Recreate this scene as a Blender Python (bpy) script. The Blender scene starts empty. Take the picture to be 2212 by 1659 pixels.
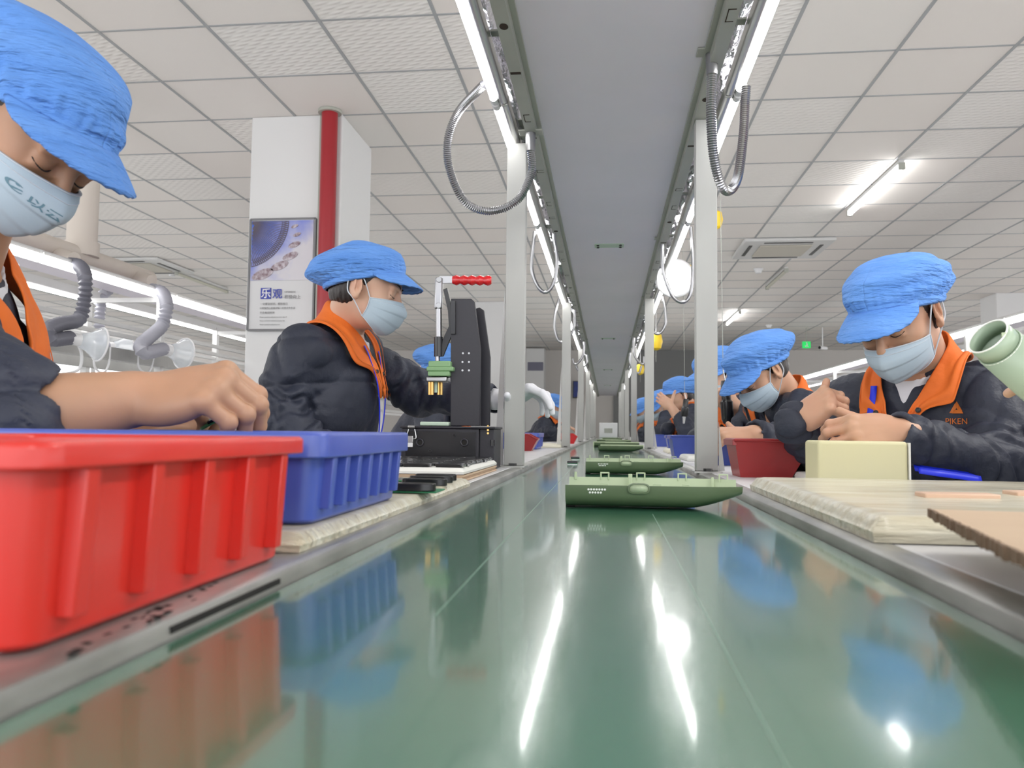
import bpy, bmesh, math, random
import numpy as np
from mathutils import Vector, Matrix, Euler
random.seed(7)
SC = bpy.context.scene
COL = SC.collection
PI = math.pi
R_ = math.radians

# ---------------------------------------------------------------- camera, light, exposure
YAW, PIT, ROL, FPX = 0.1185, 0.0590, 0.0115, 1734.0      # measured from the ceiling grid and the belt's vanishing point
ZC = 0.87                                                # camera height; the belt is 11 cm lower
_fw = np.array([-math.sin(YAW)*math.cos(PIT), math.cos(YAW)*math.cos(PIT), math.sin(PIT)])
_r0 = np.array([math.cos(YAW), math.sin(YAW), 0.0]); _u0 = np.cross(_r0, _fw)
_R = _r0*math.cos(ROL)+_u0*math.sin(ROL); _U = -_r0*math.sin(ROL)+_u0*math.cos(ROL)
def at(px, py, X=None, Y=None, Z=None):
    """the point of the place seen at photo pixel (px, py) on the plane X=, Y= or Z="""
    d = _fw+_R*(px-1106)/FPX-_U*(py-829.5)/FPX
    t = X/d[0] if X is not None else (Y/d[1] if Y is not None else (Z-ZC)/d[2])
    return Vector((d[0]*t, d[1]*t, d[2]*t+ZC))
cam = bpy.data.cameras.new('camera'); camo = bpy.data.objects.new('camera', cam); COL.objects.link(camo)
cam.sensor_width = 36; cam.lens = FPX/2212*36; cam.clip_start = 0.02; cam.clip_end = 100
camo.matrix_world = Matrix([[_R[0], _U[0], -_fw[0], 0], [_R[1], _U[1], -_fw[1], 0], [_R[2], _U[2], -_fw[2], ZC], [0, 0, 0, 1]])
cam.dof.use_dof = True; cam.dof.focus_distance = 1.9; cam.dof.aperture_fstop = 9.5
SC.camera = camo
SC.view_settings.view_transform = 'Standard'; SC.view_settings.look = 'None'
SC.view_settings.exposure = -0.12; SC.view_settings.gamma = 1.0; SC.view_settings.use_curve_mapping = False
SC.cycles.use_denoising = True
SC.cycles.max_bounces = 7; SC.cycles.diffuse_bounces = 4; SC.cycles.glossy_bounces = 4
SC.cycles.transmission_bounces = 6; SC.cycles.transparent_max_bounces = 8
SC.cycles.sample_clamp_indirect = 6.0
SC.cycles.caustics_reflective = False; SC.cycles.caustics_refractive = False
W = bpy.data.worlds.new('hall_ambient_fill'); SC.world = W; W.use_nodes = True  # added even fill that brightens the hall through its open sides
W.node_tree.nodes['Background'].inputs[0].default_value = (0.96, 0.97, 1.0, 1)
W.node_tree.nodes['Background'].inputs[1].default_value = 3.5
def area(name, loc, sx, sy, power, rot=(0, 0, 0), col=(1, 0.985, 0.96), spread=PI):
    l = bpy.data.lights.new(name, 'AREA'); l.shape = 'RECTANGLE'; l.size = sx; l.size_y = sy
    l.energy = power; l.color = col; l.spread = spread
    o = bpy.data.objects.new(name, l); o.location = loc; o.rotation_euler = rot; COL.objects.link(o); return o
TUBE_E = 27.0                                            # the LED tubes themselves light the hall (glowing meshes below)
ZH = 1.70                                                # underside of the lamp rack above the belt
# added strip lights without fixtures, filling the hall beside and behind the camera
for X in (-5.6, 2.18):
    for Y in (-2.2, 1.5):
        area('hall_fill_strip', (X, Y, 2.86), 0.04, 1.3, 60)

# ---------------------------------------------------------------- materials
def mat(name, col, rough=0.5, metal=0.0, bump=None, vary=None, sss=0.0, coat=0.0, emit=None, spec=None, alpha=None, trans=0.0, ior=None, stretch=(1, 1, 1), cr=None):
    m = bpy.data.materials.new(name); m.use_nodes = True
    nt = m.node_tree; b = nt.nodes['Principled BSDF']
    c = tuple(col)+(1,)
    b.inputs['Base Color'].default_value = c
    b.inputs['Roughness'].default_value = rough; b.inputs['Metallic'].default_value = metal
    if sss: b.inputs['Subsurface Weight'].default_value = sss; b.inputs['Subsurface Radius'].default_value = (0.012, 0.005, 0.003); b.inputs['Subsurface Scale'].default_value = 1.0
    if coat: b.inputs['Coat Weight'].default_value = coat; b.inputs['Coat Roughness'].default_value = cr or 0.1
    if spec is not None: b.inputs['Specular IOR Level'].default_value = spec
    if alpha is not None: b.inputs['Alpha'].default_value = alpha
    if trans: b.inputs['Transmission Weight'].default_value = trans
    if ior: b.inputs['IOR'].default_value = ior
    if emit: b.inputs['Emission Color'].default_value = tuple(emit[0])+(1,); b.inputs['Emission Strength'].default_value = emit[1]
    if bump or vary:
        tc = nt.nodes.new('ShaderNodeTexCoord'); mp = nt.nodes.new('ShaderNodeMapping'); mp.inputs['Scale'].default_value = stretch
        nt.links.new(tc.outputs['Object'], mp.inputs[0])
    if bump:
        n = nt.nodes.new('ShaderNodeTexNoise'); n.inputs['Scale'].default_value = bump[0]; n.inputs['Detail'].default_value = 5
        nt.links.new(mp.outputs[0], n.inputs['Vector'])
        bp = nt.nodes.new('ShaderNodeBump'); bp.inputs['Strength'].default_value = bump[1]; bp.inputs['Distance'].default_value = bump[2] if len(bump) > 2 else 0.002
        nt.links.new(n.outputs[0], bp.inputs['Height']); nt.links.new(bp.outputs[0], b.inputs['Normal'])
    if vary:
        n = nt.nodes.new('ShaderNodeTexNoise'); n.inputs['Scale'].default_value = vary[0]; n.inputs['Detail'].default_value = 4
        nt.links.new(mp.outputs[0], n.inputs['Vector'])
        r = nt.nodes.new('ShaderNodeValToRGB'); r.color_ramp.elements[0].position = 0.35; r.color_ramp.elements[1].position = 0.68
        r.color_ramp.elements[0].color = c; r.color_ramp.elements[1].color = tuple(vary[1])+(1,)
        nt.links.new(n.outputs[0], r.inputs[0]); nt.links.new(r.outputs[0], b.inputs['Base Color'])
    return m
M = {}
M['white_paint'] = mat('white_paint', (0.62, 0.62, 0.61), 0.4, bump=(40, 0.05))
M['wall'] = mat('wall_paint', (0.62, 0.59, 0.56), 0.8, bump=(60, 0.1))
M['wall_grey'] = mat('wall_grey_paint', (0.22, 0.22, 0.22), 0.8, bump=(60, 0.1))
M['pillar'] = mat('pillar_paint', (0.70, 0.70, 0.70), 0.7, bump=(50, 0.08))
M['floor'] = mat('floor_epoxy', (0.46, 0.47, 0.45), 0.35, vary=(2, (0.52, 0.52, 0.50)))
M['grid'] = mat('ceiling_grid_grey', (0.36, 0.37, 0.38), 0.5)
M['post'] = mat('post_grey_paint', (0.42, 0.42, 0.40), 0.45, bump=(30, 0.1), vary=(9, (0.38, 0.38, 0.365)), stretch=(1, 1, 0.25))
M['channel'] = mat('channel_grey_green', (0.40, 0.41, 0.36), 0.4, bump=(30, 0.06), vary=(6, (0.36, 0.37, 0.33)))
M['hood'] = mat('hood_panel_grey', (0.84, 0.79, 0.88), 0.42, bump=(3, 0.05, 0.01), vary=(2.5, (0.80, 0.76, 0.84)))
M['alu'] = mat('aluminium', (0.62, 0.62, 0.61), 0.33, 1.0, bump=(80, 0.08), stretch=(1, 0.05, 1))
M['lens'] = mat('lens_glow', (1, 1, 1), 0.5, emit=((1, 0.99, 0.97), 3.5))
M['rim'] = mat('bench_edge_metal', (0.47, 0.47, 0.45), 0.36, 0.6, bump=(60, 0.25), vary=(25, (0.27, 0.27, 0.25)), stretch=(1, 0.3, 1))
M['bench'] = mat('bench_laminate', (0.66, 0.66, 0.67), 0.38, vary=(14, (0.60, 0.60, 0.62)), bump=(50, 0.05))
M['steel'] = mat('chrome_steel', (0.50, 0.50, 0.50), 0.24, 1.0)
M['conduit'] = mat('conduit_steel', (0.34, 0.34, 0.35), 0.28, 1.0)
M['foil'] = mat('crumpled_foil', (0.66, 0.66, 0.72), 0.22, 0.95, bump=(28, 0.9, 0.02), stretch=(1, 0.7, 1))
M['tube'] = mat('lamp_glow', (1, 1, 1), 0.5, emit=((1, 0.99, 0.97), TUBE_E))
M['tube_far'] = mat('lamp_glow_soft', (1, 1, 1), 0.5, emit=((1, 0.99, 0.97), 14.0))
M['tube_off'] = mat('unlit_tube', (0.55, 0.54, 0.45), 0.4)
M['dark'] = mat('dark_metal', (0.03, 0.03, 0.03), 0.4)
M['hole'] = mat('hole_black', (0.012, 0.011, 0.01), 0.9)
M['black'] = mat('black_paint', (0.016, 0.015, 0.022), 0.42, bump=(120, 0.1))
M['black_gloss'] = mat('black_plastic', (0.012, 0.012, 0.014), 0.22, bump=(90, 0.05))
M['white_pl'] = mat('white_plastic', (0.75, 0.75, 0.76), 0.35)
M['duct'] = mat('duct_beige', (0.62, 0.56, 0.50), 0.5)
M['hose'] = mat('hose_grey', (0.14, 0.14, 0.17), 0.42)
M['hose_l'] = mat('hose_pale', (0.36, 0.36, 0.41), 0.42)
M['clear'] = mat('clear_plastic', (0.85, 0.9, 0.95), 0.08, alpha=0.35)
M['red_pipe'] = mat('red_paint', (0.33, 0.012, 0.02), 0.38, bump=(20, 0.1))
def plastic(name, c, c2, r=0.3):
    return mat(name, c, r, coat=0.25, vary=(11, c2), bump=(35, 0.12, 0.002), spec=0.5)
M['red_bin'] = plastic('red_bin_plastic', (0.66, 0.018, 0.010), (0.60, 0.03, 0.02), 0.36)
M['red_bin_dk'] = plastic('red_bin_worn', (0.30, 0.012, 0.014), (0.27, 0.014, 0.016), 0.4)
M['blue_bin'] = plastic('blue_bin_plastic', (0.045, 0.082, 0.40), (0.07, 0.11, 0.44), 0.38)
M['foam'] = mat('cream_foam', (0.74, 0.71, 0.56), 0.6, bump=(25, 0.3), vary=(8, (0.70, 0.68, 0.58)))
M['foam_film'] = mat('film_wrapped_foam', (0.58, 0.52, 0.37), 0.5, bump=(30, 1.0, 0.012), vary=(11, (0.72, 0.70, 0.58)), coat=0.6, stretch=(.5, 4.5, 3.2), cr=0.22)  # pale streaks in the colour stand for glints on the film
M['block'] = mat('cream_block_foam', (0.64, 0.60, 0.36), 0.62, vary=(4, (0.60, 0.57, 0.38)), bump=(60, 0.08))
M['white_foam'] = mat('white_foam', (0.72, 0.72, 0.68), 0.6, bump=(30, 0.2))
M['kraft'] = mat('kraft_board', (0.55, 0.41, 0.28), 0.75, bump=(60, 0.1), stretch=(1, 8, 1), vary=(3, (0.52, 0.38, 0.26)))
M['kraft_edge'] = mat('kraft_cut_edge', (0.20, 0.13, 0.085), 0.9, bump=(150, 0.8, 0.004))
M['pad'] = mat('peach_pad', (0.62, 0.42, 0.30), 0.5)
M['pcb'] = mat('pcb_green', (0.02, 0.19, 0.08), 0.35)
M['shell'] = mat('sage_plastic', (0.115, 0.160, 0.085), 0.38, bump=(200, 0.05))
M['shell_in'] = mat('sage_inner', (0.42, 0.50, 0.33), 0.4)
M['shell_pale'] = mat('sage_pale_plastic', (0.37, 0.47, 0.35), 0.33)
M['dot'] = mat('pale_speaker_hole', (0.85, 0.87, 0.82), 0.5)
M['navy'] = mat('navy_cloth', (0.016, 0.020, 0.036), 0.6, bump=(26, 0.7, 0.010), vary=(5, (0.024, 0.029, 0.050)), spec=0.5)
M['orange'] = mat('orange_cloth', (0.80, 0.17, 0.018), 0.75, bump=(60, 0.5, 0.004), vary=(9, (0.74, 0.15, 0.018)))
M['cap'] = mat('blue_cap_cloth', (0.105, 0.28, 0.72), 0.8, bump=(20, 1.0, 0.016), vary=(7, (0.14, 0.33, 0.77)), stretch=(1, 1, 5.0))
M['mask'] = mat('mask_blue', (0.43, 0.53, 0.61), 0.75, bump=(90, 0.2), sss=0.0)
M['mask_edge'] = mat('mask_white', (0.58, 0.63, 0.69), 0.75)
M['white_cloth'] = mat('white_cloth', (0.72, 0.72, 0.76), 0.85, bump=(70, 0.4))
M['lanyard'] = mat('lanyard_blue', (0.01, 0.03, 0.75), 0.5)
M['hair'] = mat('black_hair', (0.018, 0.012, 0.011), 0.45, bump=(120, 0.8, 0.003), stretch=(1, 1, 0.2))
M['brow'] = mat('eyebrow_hair', (0.03, 0.02, 0.016), 0.7)
def skin(name, c, c2): return mat(name, c, 0.48, sss=0.12, vary=(14, c2), bump=(110, 0.1, 0.001))
M['skin_tan'] = skin('skin_tan', (0.43, 0.24, 0.145), (0.48, 0.26, 0.16))
M['skin_light'] = skin('skin_light', (0.58, 0.36, 0.25), (0.62, 0.35, 0.25))
M['skin_mid'] = skin('skin_mid', (0.50, 0.29, 0.185), (0.54, 0.29, 0.19))
M['grip_red'] = mat('grip_red_rubber', (0.55, 0.008, 0.012), 0.25, coat=0.4)
M['resin'] = mat('green_resin', (0.20, 0.35, 0.17), 0.4)
M['resin_pale'] = mat('pale_resin', (0.50, 0.62, 0.50), 0.45)
M['brass'] = mat('brass', (0.55, 0.36, 0.13), 0.3, 1.0)
M['yellow'] = mat('yellow_plastic', (0.85, 0.58, 0.02), 0.4)
M['trouser'] = mat('dark_trousers', (0.015, 0.015, 0.018), 0.8)
M['paper'] = mat('poster_white', (0.62, 0.62, 0.63), 0.5)
M['ink_blue'] = mat('ink_blue', (0.04, 0.06, 0.36), 0.5)
M['ink_grey'] = mat('ink_grey', (0.20, 0.20, 0.21), 0.6)
M['ink_white'] = mat('ink_white', (0.75, 0.75, 0.76), 0.5)
M['steel_ink'] = mat('wheel_grey', (0.16, 0.14, 0.18), 0.5)
M['exit'] = mat('exit_glow', (0.0, 0.3, 0.05), 0.5, emit=((0.02, 0.6, 0.12), 1.0))
M['logo'] = mat('logo_orange', (0.62, 0.16, 0.02), 0.6)
M['mask_ink'] = mat('mask_print', (0.13, 0.24, 0.30), 0.7)

# ---------------------------------------------------------------- mesh kit
class MB:
    """collects shapes; build() links them as ONE mesh object"""
    def __init__(s): s.v = []; s.f = []; s.mi = []
    def add(s, vs, fs, mi=0):
        o = len(s.v); s.v += [tuple(v) for v in vs]; s.f += [tuple(i+o for i in f) for f in fs]; s.mi += [mi]*len(fs); return s
    def box(s, c, d, rot=None, mi=0):
        x, y, z = d[0]/2, d[1]/2, d[2]/2
        vs = [Vector((a, b, e)) for a in (-x, x) for b in (-y, y) for e in (-z, z)]
        if rot is not None: vs = [rot @ v for v in vs]
        c = Vector(c)
        return s.add([v+c for v in vs], [(0, 1, 3, 2), (4, 6, 7, 5), (0, 4, 5, 1), (2, 3, 7, 6), (0, 2, 6, 4), (1, 5, 7, 3)], mi)
    def bb(s, x0, x1, y0, y1, z0, z1, mi=0): return s.box(((x0+x1)/2, (y0+y1)/2, (z0+z1)/2), (abs(x1-x0), abs(y1-y0), abs(z1-z0)), mi=mi)
    def tube(s, pts, rad, n=12, caps=True, flat=None, mi=0):
        pts = [Vector(p) for p in pts]; N = len(pts)
        rs = rad if isinstance(rad, (list, tuple, np.ndarray)) else [rad]*N
        t = [(pts[min(i+1, N-1)]-pts[max(i-1, 0)]).normalized() for i in range(N)]
        ref = Vector((0, 0, 1)) if abs(t[0].z) < 0.9 else Vector((1, 0, 0))
        a = (ref-t[0]*ref.dot(t[0])).normalized(); vs = []; fs = []
        for i in range(N):
            a = (a-t[i]*a.dot(t[i])).normalized(); b = t[i].cross(a)
            fl = flat or 1.0
            for k in range(n):
                q = 2*PI*k/n; vs.append(pts[i]+(a*math.cos(q)*fl+b*math.sin(q))*rs[i])
        for i in range(N-1):
            for k in range(n):
                k2 = (k+1) % n; fs.append((i*n+k, i*n+k2, (i+1)*n+k2, (i+1)*n+k))
        if caps: fs.append(tuple(range(n-1, -1, -1))); fs.append(tuple((N-1)*n+k for k in range(n)))
        return s.add(vs, fs, mi)
    def cyl(s, a, b, r, r2=None, n=20, mi=0): return s.tube([a, b], [r, r2 if r2 is not None else r], n, mi=mi)
    def ring(s, c, ax, R0, r, n=32, m=8):
        ax = Vector(ax).normalized(); u = ax.orthogonal().normalized(); w = ax.cross(u); c = Vector(c)
        pts = [c+(u*math.cos(2*PI*i/n)+w*math.sin(2*PI*i/n))*R0 for i in range(n)]
        vs = []; fs = []
        for i in range(n):
            d = (pts[i]-c).normalized()
            for k in range(m): vs.append(pts[i]+(d*math.cos(2*PI*k/m)+ax*math.sin(2*PI*k/m))*r)
        for i in range(n):
            for k in range(m): fs.append((i*m+k, ((i+1) % n)*m+k, ((i+1) % n)*m+(k+1) % m, i*m+(k+1) % m))
        return s.add(vs, fs)
    def prism(s, poly, axis, lo, hi, mi=0):
        """poly of 2D points extruded along axis 'x','y','z'"""
        n = len(poly)
        def P(p, t): return {'x': (t, p[0], p[1]), 'y': (p[0], t, p[1]), 'z': (p[0], p[1], t)}[axis]
        vs = [P(p, lo) for p in poly]+[P(p, hi) for p in poly]
        fs = [tuple(range(n)), tuple(range(2*n-1, n-1, -1))]+[(i, i+n, (i+1) % n+n, (i+1) % n) for i in range(n)]
        return s.add(vs, fs, mi)
    def sheet(s, grid, mi=0):
        a = len(grid); b = len(grid[0])
        return s.add([p for r in grid for p in r], [(i*b+j, i*b+j+1, (i+1)*b+j+1, (i+1)*b+j) for i in range(a-1) for j in range(b-1)], mi)
    def build(s, name, m, parent=None, bevel=0, smooth=True, solid=0, sub=0, origin=None, fix=True, angle=35, seg=2):
        me = bpy.data.meshes.new(name)
        off = Vector(origin) if origin is not None else (parent_off(parent) if parent else None)
        vs = s.v if off is None else [tuple(Vector(v)-off) for v in s.v]
        me.from_pydata(vs, [], s.f)
        for mm in (m if isinstance(m, (list, tuple)) else [m]): me.materials.append(mm)
        if max(s.mi, default=0): me.polygons.foreach_set('material_index', s.mi)
        if fix:
            b = bmesh.new(); b.from_mesh(me); bmesh.ops.recalc_face_normals(b, faces=b.faces[:]); b.to_mesh(me); b.free()
        me.update()
        o = bpy.data.objects.new(name, me); COL.objects.link(o)
        if parent: o.parent = parent
        elif origin is not None: o.location = origin
        if solid:
            k = o.modifiers.new('solid', 'SOLIDIFY'); k.thickness = solid; k.offset = 0
        if bevel:
            k = o.modifiers.new('bevel', 'BEVEL'); k.width = bevel; k.segments = seg; k.limit_method = 'ANGLE'; k.angle_limit = R_(40)
        if sub:
            k = o.modifiers.new('sub', 'SUBSURF'); k.levels = sub; k.render_levels = sub
        if smooth:
            me.polygons.foreach_set('use_smooth', [True]*len(me.polygons)); me.set_sharp_from_angle(angle=R_(angle))
        return o
def parent_off(p):
    v = Vector((0, 0, 0))
    while p is not None: v += p.location; p = p.parent
    return v
def tag(o, label=None, cat=None, group=None, kind=None):
    if label: o['label'] = label
    if cat: o['category'] = cat
    if group: o['group'] = group
    if kind: o['kind'] = kind
    return o
def thing(name, label, cat, loc=(0, 0, 0), group=None):
    o = bpy.data.objects.new(name, None); COL.objects.link(o); o.location = loc; o.empty_display_size = 0.05
    return tag(o, label, cat, group)
def struct(name, mb, m, **k): return tag(mb.build(name, m, **k), kind='structure')
def dup(root, loc, label=None, group=None, rot=None, scale=None):
    r = root.copy(); COL.objects.link(r); r.location = loc
    if rot is not None: r.rotation_euler = rot
    if scale: r.scale = scale
    if label: r['label'] = label
    if group: r['group'] = group
    for ch in list(root.children):
        c = ch.copy(); COL.objects.link(c); c.parent = r
        for g in ch.children:
            d = g.copy(); COL.objects.link(d); d.parent = c
    return r
def bez(keys, n=8):
    """Catmull-Rom through keys"""
    K = [Vector(k) for k in keys]; K = [K[0]*2-K[1]]+K+[K[-1]*2-K[-2]]; out = []
    for i in range(1, len(K)-2):
        for j in range(n):
            t = j/n; p0, p1, p2, p3 = K[i-1:i+3]
            out.append(0.5*((2*p1)+(p2-p0)*t+(2*p0-5*p1+4*p2-p3)*t*t+(3*p1-p0-3*p2+p3)*t**3))
    out.append(K[-2]); return out
def text(s, name, m, size, loc, rot, parent=None, ext=0.0004, align='CENTER', bold=0):
    c = bpy.data.curves.new(name, 'FONT'); c.body = s; c.size = size; c.align_x = align; c.align_y = 'CENTER'; c.extrude = ext; c.offset = bold
    o = bpy.data.objects.new('tmp', c); COL.objects.link(o)
    dg = bpy.context.evaluated_depsgraph_get(); dg.update()
    me = bpy.data.meshes.new_from_object(o.evaluated_get(dg)); bpy.data.objects.remove(o)
    me.materials.clear(); me.materials.append(m)
    mo = bpy.data.objects.new(name, me); COL.objects.link(mo)
    off = parent_off(parent) if parent else Vector((0, 0, 0))
    mt = rot.to_4x4() if isinstance(rot, Matrix) else Euler(rot).to_matrix().to_4x4()
    me.transform(Matrix.Translation(Vector(loc)-off) @ mt)
    mo.parent = parent; return mo
# ================================================================ the hall
CH = 2.94                                                # ceiling height
XL, XR, YB, YF = -13.0, 13.0, -4.0, 20.3
struct('floor', MB().bb(XL, XR, YB, YF, -0.1, 0), M['floor'])
# ceiling: 600 mm tiles, some embossed
cm = bpy.data.materials.new('ceiling_tiles'); cm.use_nodes = True
nt = cm.node_tree; b = nt.nodes['Principled BSDF']; b.inputs['Roughness'].default_value = 0.75
TX0, TY0 = -4.435*0.6, 6.351*0.6                         # one crossing of the grid
tc = nt.nodes.new('ShaderNodeTexCoord'); mp = nt.nodes.new('ShaderNodeMapping')
mp.inputs['Location'].default_value = (-TX0/0.6+100, -TY0/0.6+100, 0); mp.inputs['Scale'].default_value = (1/0.6, 1/0.6, 1)
nt.links.new(tc.outputs['Object'], mp.inputs[0])
fl = nt.nodes.new('ShaderNodeVectorMath'); fl.operation = 'FLOOR'; nt.links.new(mp.outputs[0], fl.inputs[0])
wn = nt.nodes.new('ShaderNodeTexWhiteNoise'); wn.noise_dimensions = '2D'; nt.links.new(fl.outputs[0], wn.inputs['Vector'])
rp = nt.nodes.new('ShaderNodeValToRGB'); rp.color_ramp.elements[0].color = (0.80, 0.75, 0.71, 1); rp.color_ramp.elements[1].color = (0.82, 0.80, 0.77, 1)
nt.links.new(wn.outputs['Value'], rp.inputs[0]); nt.links.new(rp.outputs[0], b.inputs['Base Color'])
w1 = nt.nodes.new('ShaderNodeTexWave'); w1.inputs['Scale'].default_value = 9.0; w1.bands_direction = 'DIAGONAL'
w2 = nt.nodes.new('ShaderNodeTexWave'); w2.inputs['Scale'].default_value = 7.0; w2.bands_direction = 'Y'
nt.links.new(tc.outputs['Object'], w1.inputs[0]); nt.links.new(tc.outputs['Object'], w2.inputs[0])
ml = nt.nodes.new('ShaderNodeMath'); ml.operation = 'MULTIPLY'; nt.links.new(w1.outputs['Fac'], ml.inputs[0]); nt.links.new(w2.outputs['Fac'], ml.inputs[1])
gt = nt.nodes.new('ShaderNodeMath'); gt.operation = 'GREATER_THAN'; gt.inputs[1].default_value = 0.5; nt.links.new(wn.outputs['Value'], gt.inputs[0])
ml2 = nt.nodes.new('ShaderNodeMath'); ml2.operation = 'MULTIPLY'; nt.links.new(ml.outputs[0], ml2.inputs[0]); nt.links.new(gt.outputs[0], ml2.inputs[1])
bp = nt.nodes.new('ShaderNodeBump'); bp.inputs['Strength'].default_value = 0.8; bp.inputs['Distance'].default_value = 0.006
nt.links.new(ml2.outputs[0], bp.inputs['Height']); nt.links.new(bp.outputs[0], b.inputs['Normal'])
ceil = struct('ceiling', MB().bb(XL, XR, YB, YF, CH, CH+0.1), cm)
g = MB()
i = math.ceil((XL-TX0)/0.6)
while TX0+i*0.6 < XR: x = TX0+i*0.6; g.bb(x-0.009, x+0.009, YB, YF, CH-0.004, CH+0.002); i += 1
i = math.ceil((YB-TY0)/0.6)
while TY0+i*0.6 < YF: y = TY0+i*0.6; g.bb(XL, XR, y-0.007, y+0.007, CH-0.003, CH+0.002); i += 1
tag(g.build('ceiling_grid', M['grid'], parent=ceil, smooth=False), kind='structure')
struct('wall_back', MB().bb(XL, XR, YF, YF+0.1, 0, CH), M['wall'])
struct('trim_1', MB().bb(0.15, 3.6, YF-0.06, YF-0.001, 0, CH), M['wall_grey'])
struct('wall_left', MB().bb(XL-0.1, XL, YB, YF, 0, 1.0), M['wall'])          # low walls, left open above to let the added fill light in
struct('wall_right', MB().bb(XR, XR+0.1, YB, YF, 0, 1.0), M['wall'])
# pillars
struct('pillar', MB().bb(-2.36, -1.735, 4.99, 5.65, 0, CH), M['pillar'], bevel=0.01)
struct('pillar', MB().bb(-2.25, -1.64, 12.6, 13.2, 0, CH), M['pillar'], bevel=0.01)
struct('pillar', MB().bb(5.55, 5.95, 12.2, 12.7, 0, CH), M['pillar'], bevel=0.01)
pp = thing('fire_pipe', 'dark red fire pipe running up the corner of the white pillar with the poster', 'pipe', (-1.80, 4.93, 0))
MB().cyl((-1.80, 4.93, 0), (-1.80, 4.93, CH), 0.052, n=24).build('pipe', M['red_pipe'], pp)
MB().cyl((-1.80, 4.93, CH-0.02), (-1.80, 4.93, CH-0.002), 0.075, n=24).build('collar_ring', M['channel'], pp)
MB().bb(-1.875, -1.855, 4.955, 4.988, 0, CH-0.02).build('side_conduit', M['channel'], pp)
pp = thing('fire_pipe', 'thin bright red pipe beyond the press, left of the press arm', 'pipe', (-1.62, 8.2, 0))
MB().cyl((-1.62, 8.2, 0), (-1.62, 8.2, 1.62), 0.028).build('pipe', M['grip_red'], pp)
MB().box((-1.77, 8.2, 1.52), (0.30, 0.2, 0.22)).build('hose_box', M['grip_red'], pp, bevel=0.01)

# poster on the pillar, facing the camera (flat object)
px0, px1 = at(543, 480, Y=4.98), at(683, 480, Y=4.98)
pz1 = at(610, 474, Y=4.98).z; pz0 = at(610, 713, Y=4.98).z
X0, X1 = px0.x, px1.x; PW = X1-X0; PH = pz1-pz0
po = thing('poster', 'framed poster with a ferris wheel photo and blue characters, on the white pillar', 'poster', ((X0+X1)/2, 4.985, pz0))
MB().bb(X0, X1, 4.972, 4.986, pz0, pz1).build('backing', M['paper'], po)
fr = MB()
for (a, c, d, e) in ((X0-.006, X0+.006, pz0, pz1), (X1-.006, X1+.006, pz0, pz1), (X0, X1, pz0-.006, pz0+.006), (X0, X1, pz1-.006, pz1+.006)): fr.bb(a, c, 4.964, 4.986, d, e)
fr.build('frame', M['ink_grey'], po)
sky = bpy.data.materials.new('poster_sky'); sky.use_nodes = True; nt = sky.node_tree; b = nt.nodes['Principled BSDF']
tc = nt.nodes.new('ShaderNodeTexCoord'); n = nt.nodes.new('ShaderNodeTexNoise'); n.inputs['Scale'].default_value = 5; n.inputs['Detail'].default_value = 6
sx = nt.nodes.new('ShaderNodeSeparateXYZ'); nt.links.new(tc.outputs['Generated'], sx.inputs[0]); nt.links.new(tc.outputs['Object'], n.inputs[0])
m1 = nt.nodes.new('ShaderNodeMath'); m1.operation = 'MULTIPLY_ADD'; m1.inputs[1].default_value = 1.3; nt.links.new(n.outputs[0], m1.inputs[0])
m2 = nt.nodes.new('ShaderNodeMath'); m2.operation = 'MULTIPLY_ADD'; m2.inputs[1].default_value = -0.55; m2.inputs[2].default_value = 0.62
nt.links.new(sx.outputs['Z'], m2.inputs[0])
m3 = nt.nodes.new('ShaderNodeMath'); m3.operation = 'MULTIPLY_ADD'; m3.inputs[1].default_value = 0.55; nt.links.new(sx.outputs['X'], m3.inputs[0]); nt.links.new(m2.outputs[0], m3.inputs[2])
m4 = nt.nodes.new('ShaderNodeMath'); m4.operation = 'SUBTRACT'; m4.inputs[1].default_value = 0.72; nt.links.new(m3.outputs[0], m1.inputs[2]); nt.links.new(m1.outputs[0], m4.inputs[0])
r = nt.nodes.new('ShaderNodeValToRGB'); e = r.color_ramp.elements; e[0].position = 0.1; e[0].color = (0.02, 0.10, 0.52, 1); e[1].position = 0.8; e[1].color = (0.60, 0.58, 0.62, 1)
q = r.color_ramp.elements.new(0.4); q.color = (0.22, 0.26, 0.62, 1)
nt.links.new(m4.outputs[0], r.inputs[0]); nt.links.new(r.outputs[0], b.inputs['Base Color'])
split = pz1-PH*0.555
pic = MB().bb(X0+.012, X1-.012, 4.966, 4.973, split, pz1-.012).build('sky_picture', sky, po)
# ferris wheel: rim arcs, spokes and cabins
wcx, wcz, Rw = X0-0.10*PW, pz1-0.02*PH, 0.66*PW
wh = MB()
def wp(a, r_): return Vector((wcx+r_*math.cos(a)*1.05, 4.9645, wcz+r_*math.sin(a)*1.05))
def clipx(p): return X0+.014 < p.x < X1-.014 and split+.003 < p.z < pz1-.014
for r_, w in ((Rw, .005), (Rw*.86, .003), (Rw*.93, .002)):
    pts = [wp(-PI/2+.05+i*0.03, r_) for i in range(54)]; pts = [p for p in pts if clipx(p)]
    if len(pts) > 1: wh.tube(pts, w, 5, flat=0.5)
for i in range(34):
    a = -PI/2+.08+i*0.045; pts = [p for p in (wp(a, Rw*k/20) for k in range(4, 21)) if clipx(p)]
    if len(pts) > 1: wh.tube([pts[0], pts[-1]], .0022, 4)
    p, p2 = wp(a, Rw*.86), wp(a+.045, Rw)
    if clipx(p) and clipx(p2): wh.tube([p, p2], .0026, 4)
wh.build('ferris_wheel', M['steel_ink'], po)
M['cabin'] = mat('cabin_tint', (0.20, 0.13, 0.15), 0.5, vary=(40, (0.55, 0.5, 0.55)))
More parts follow.
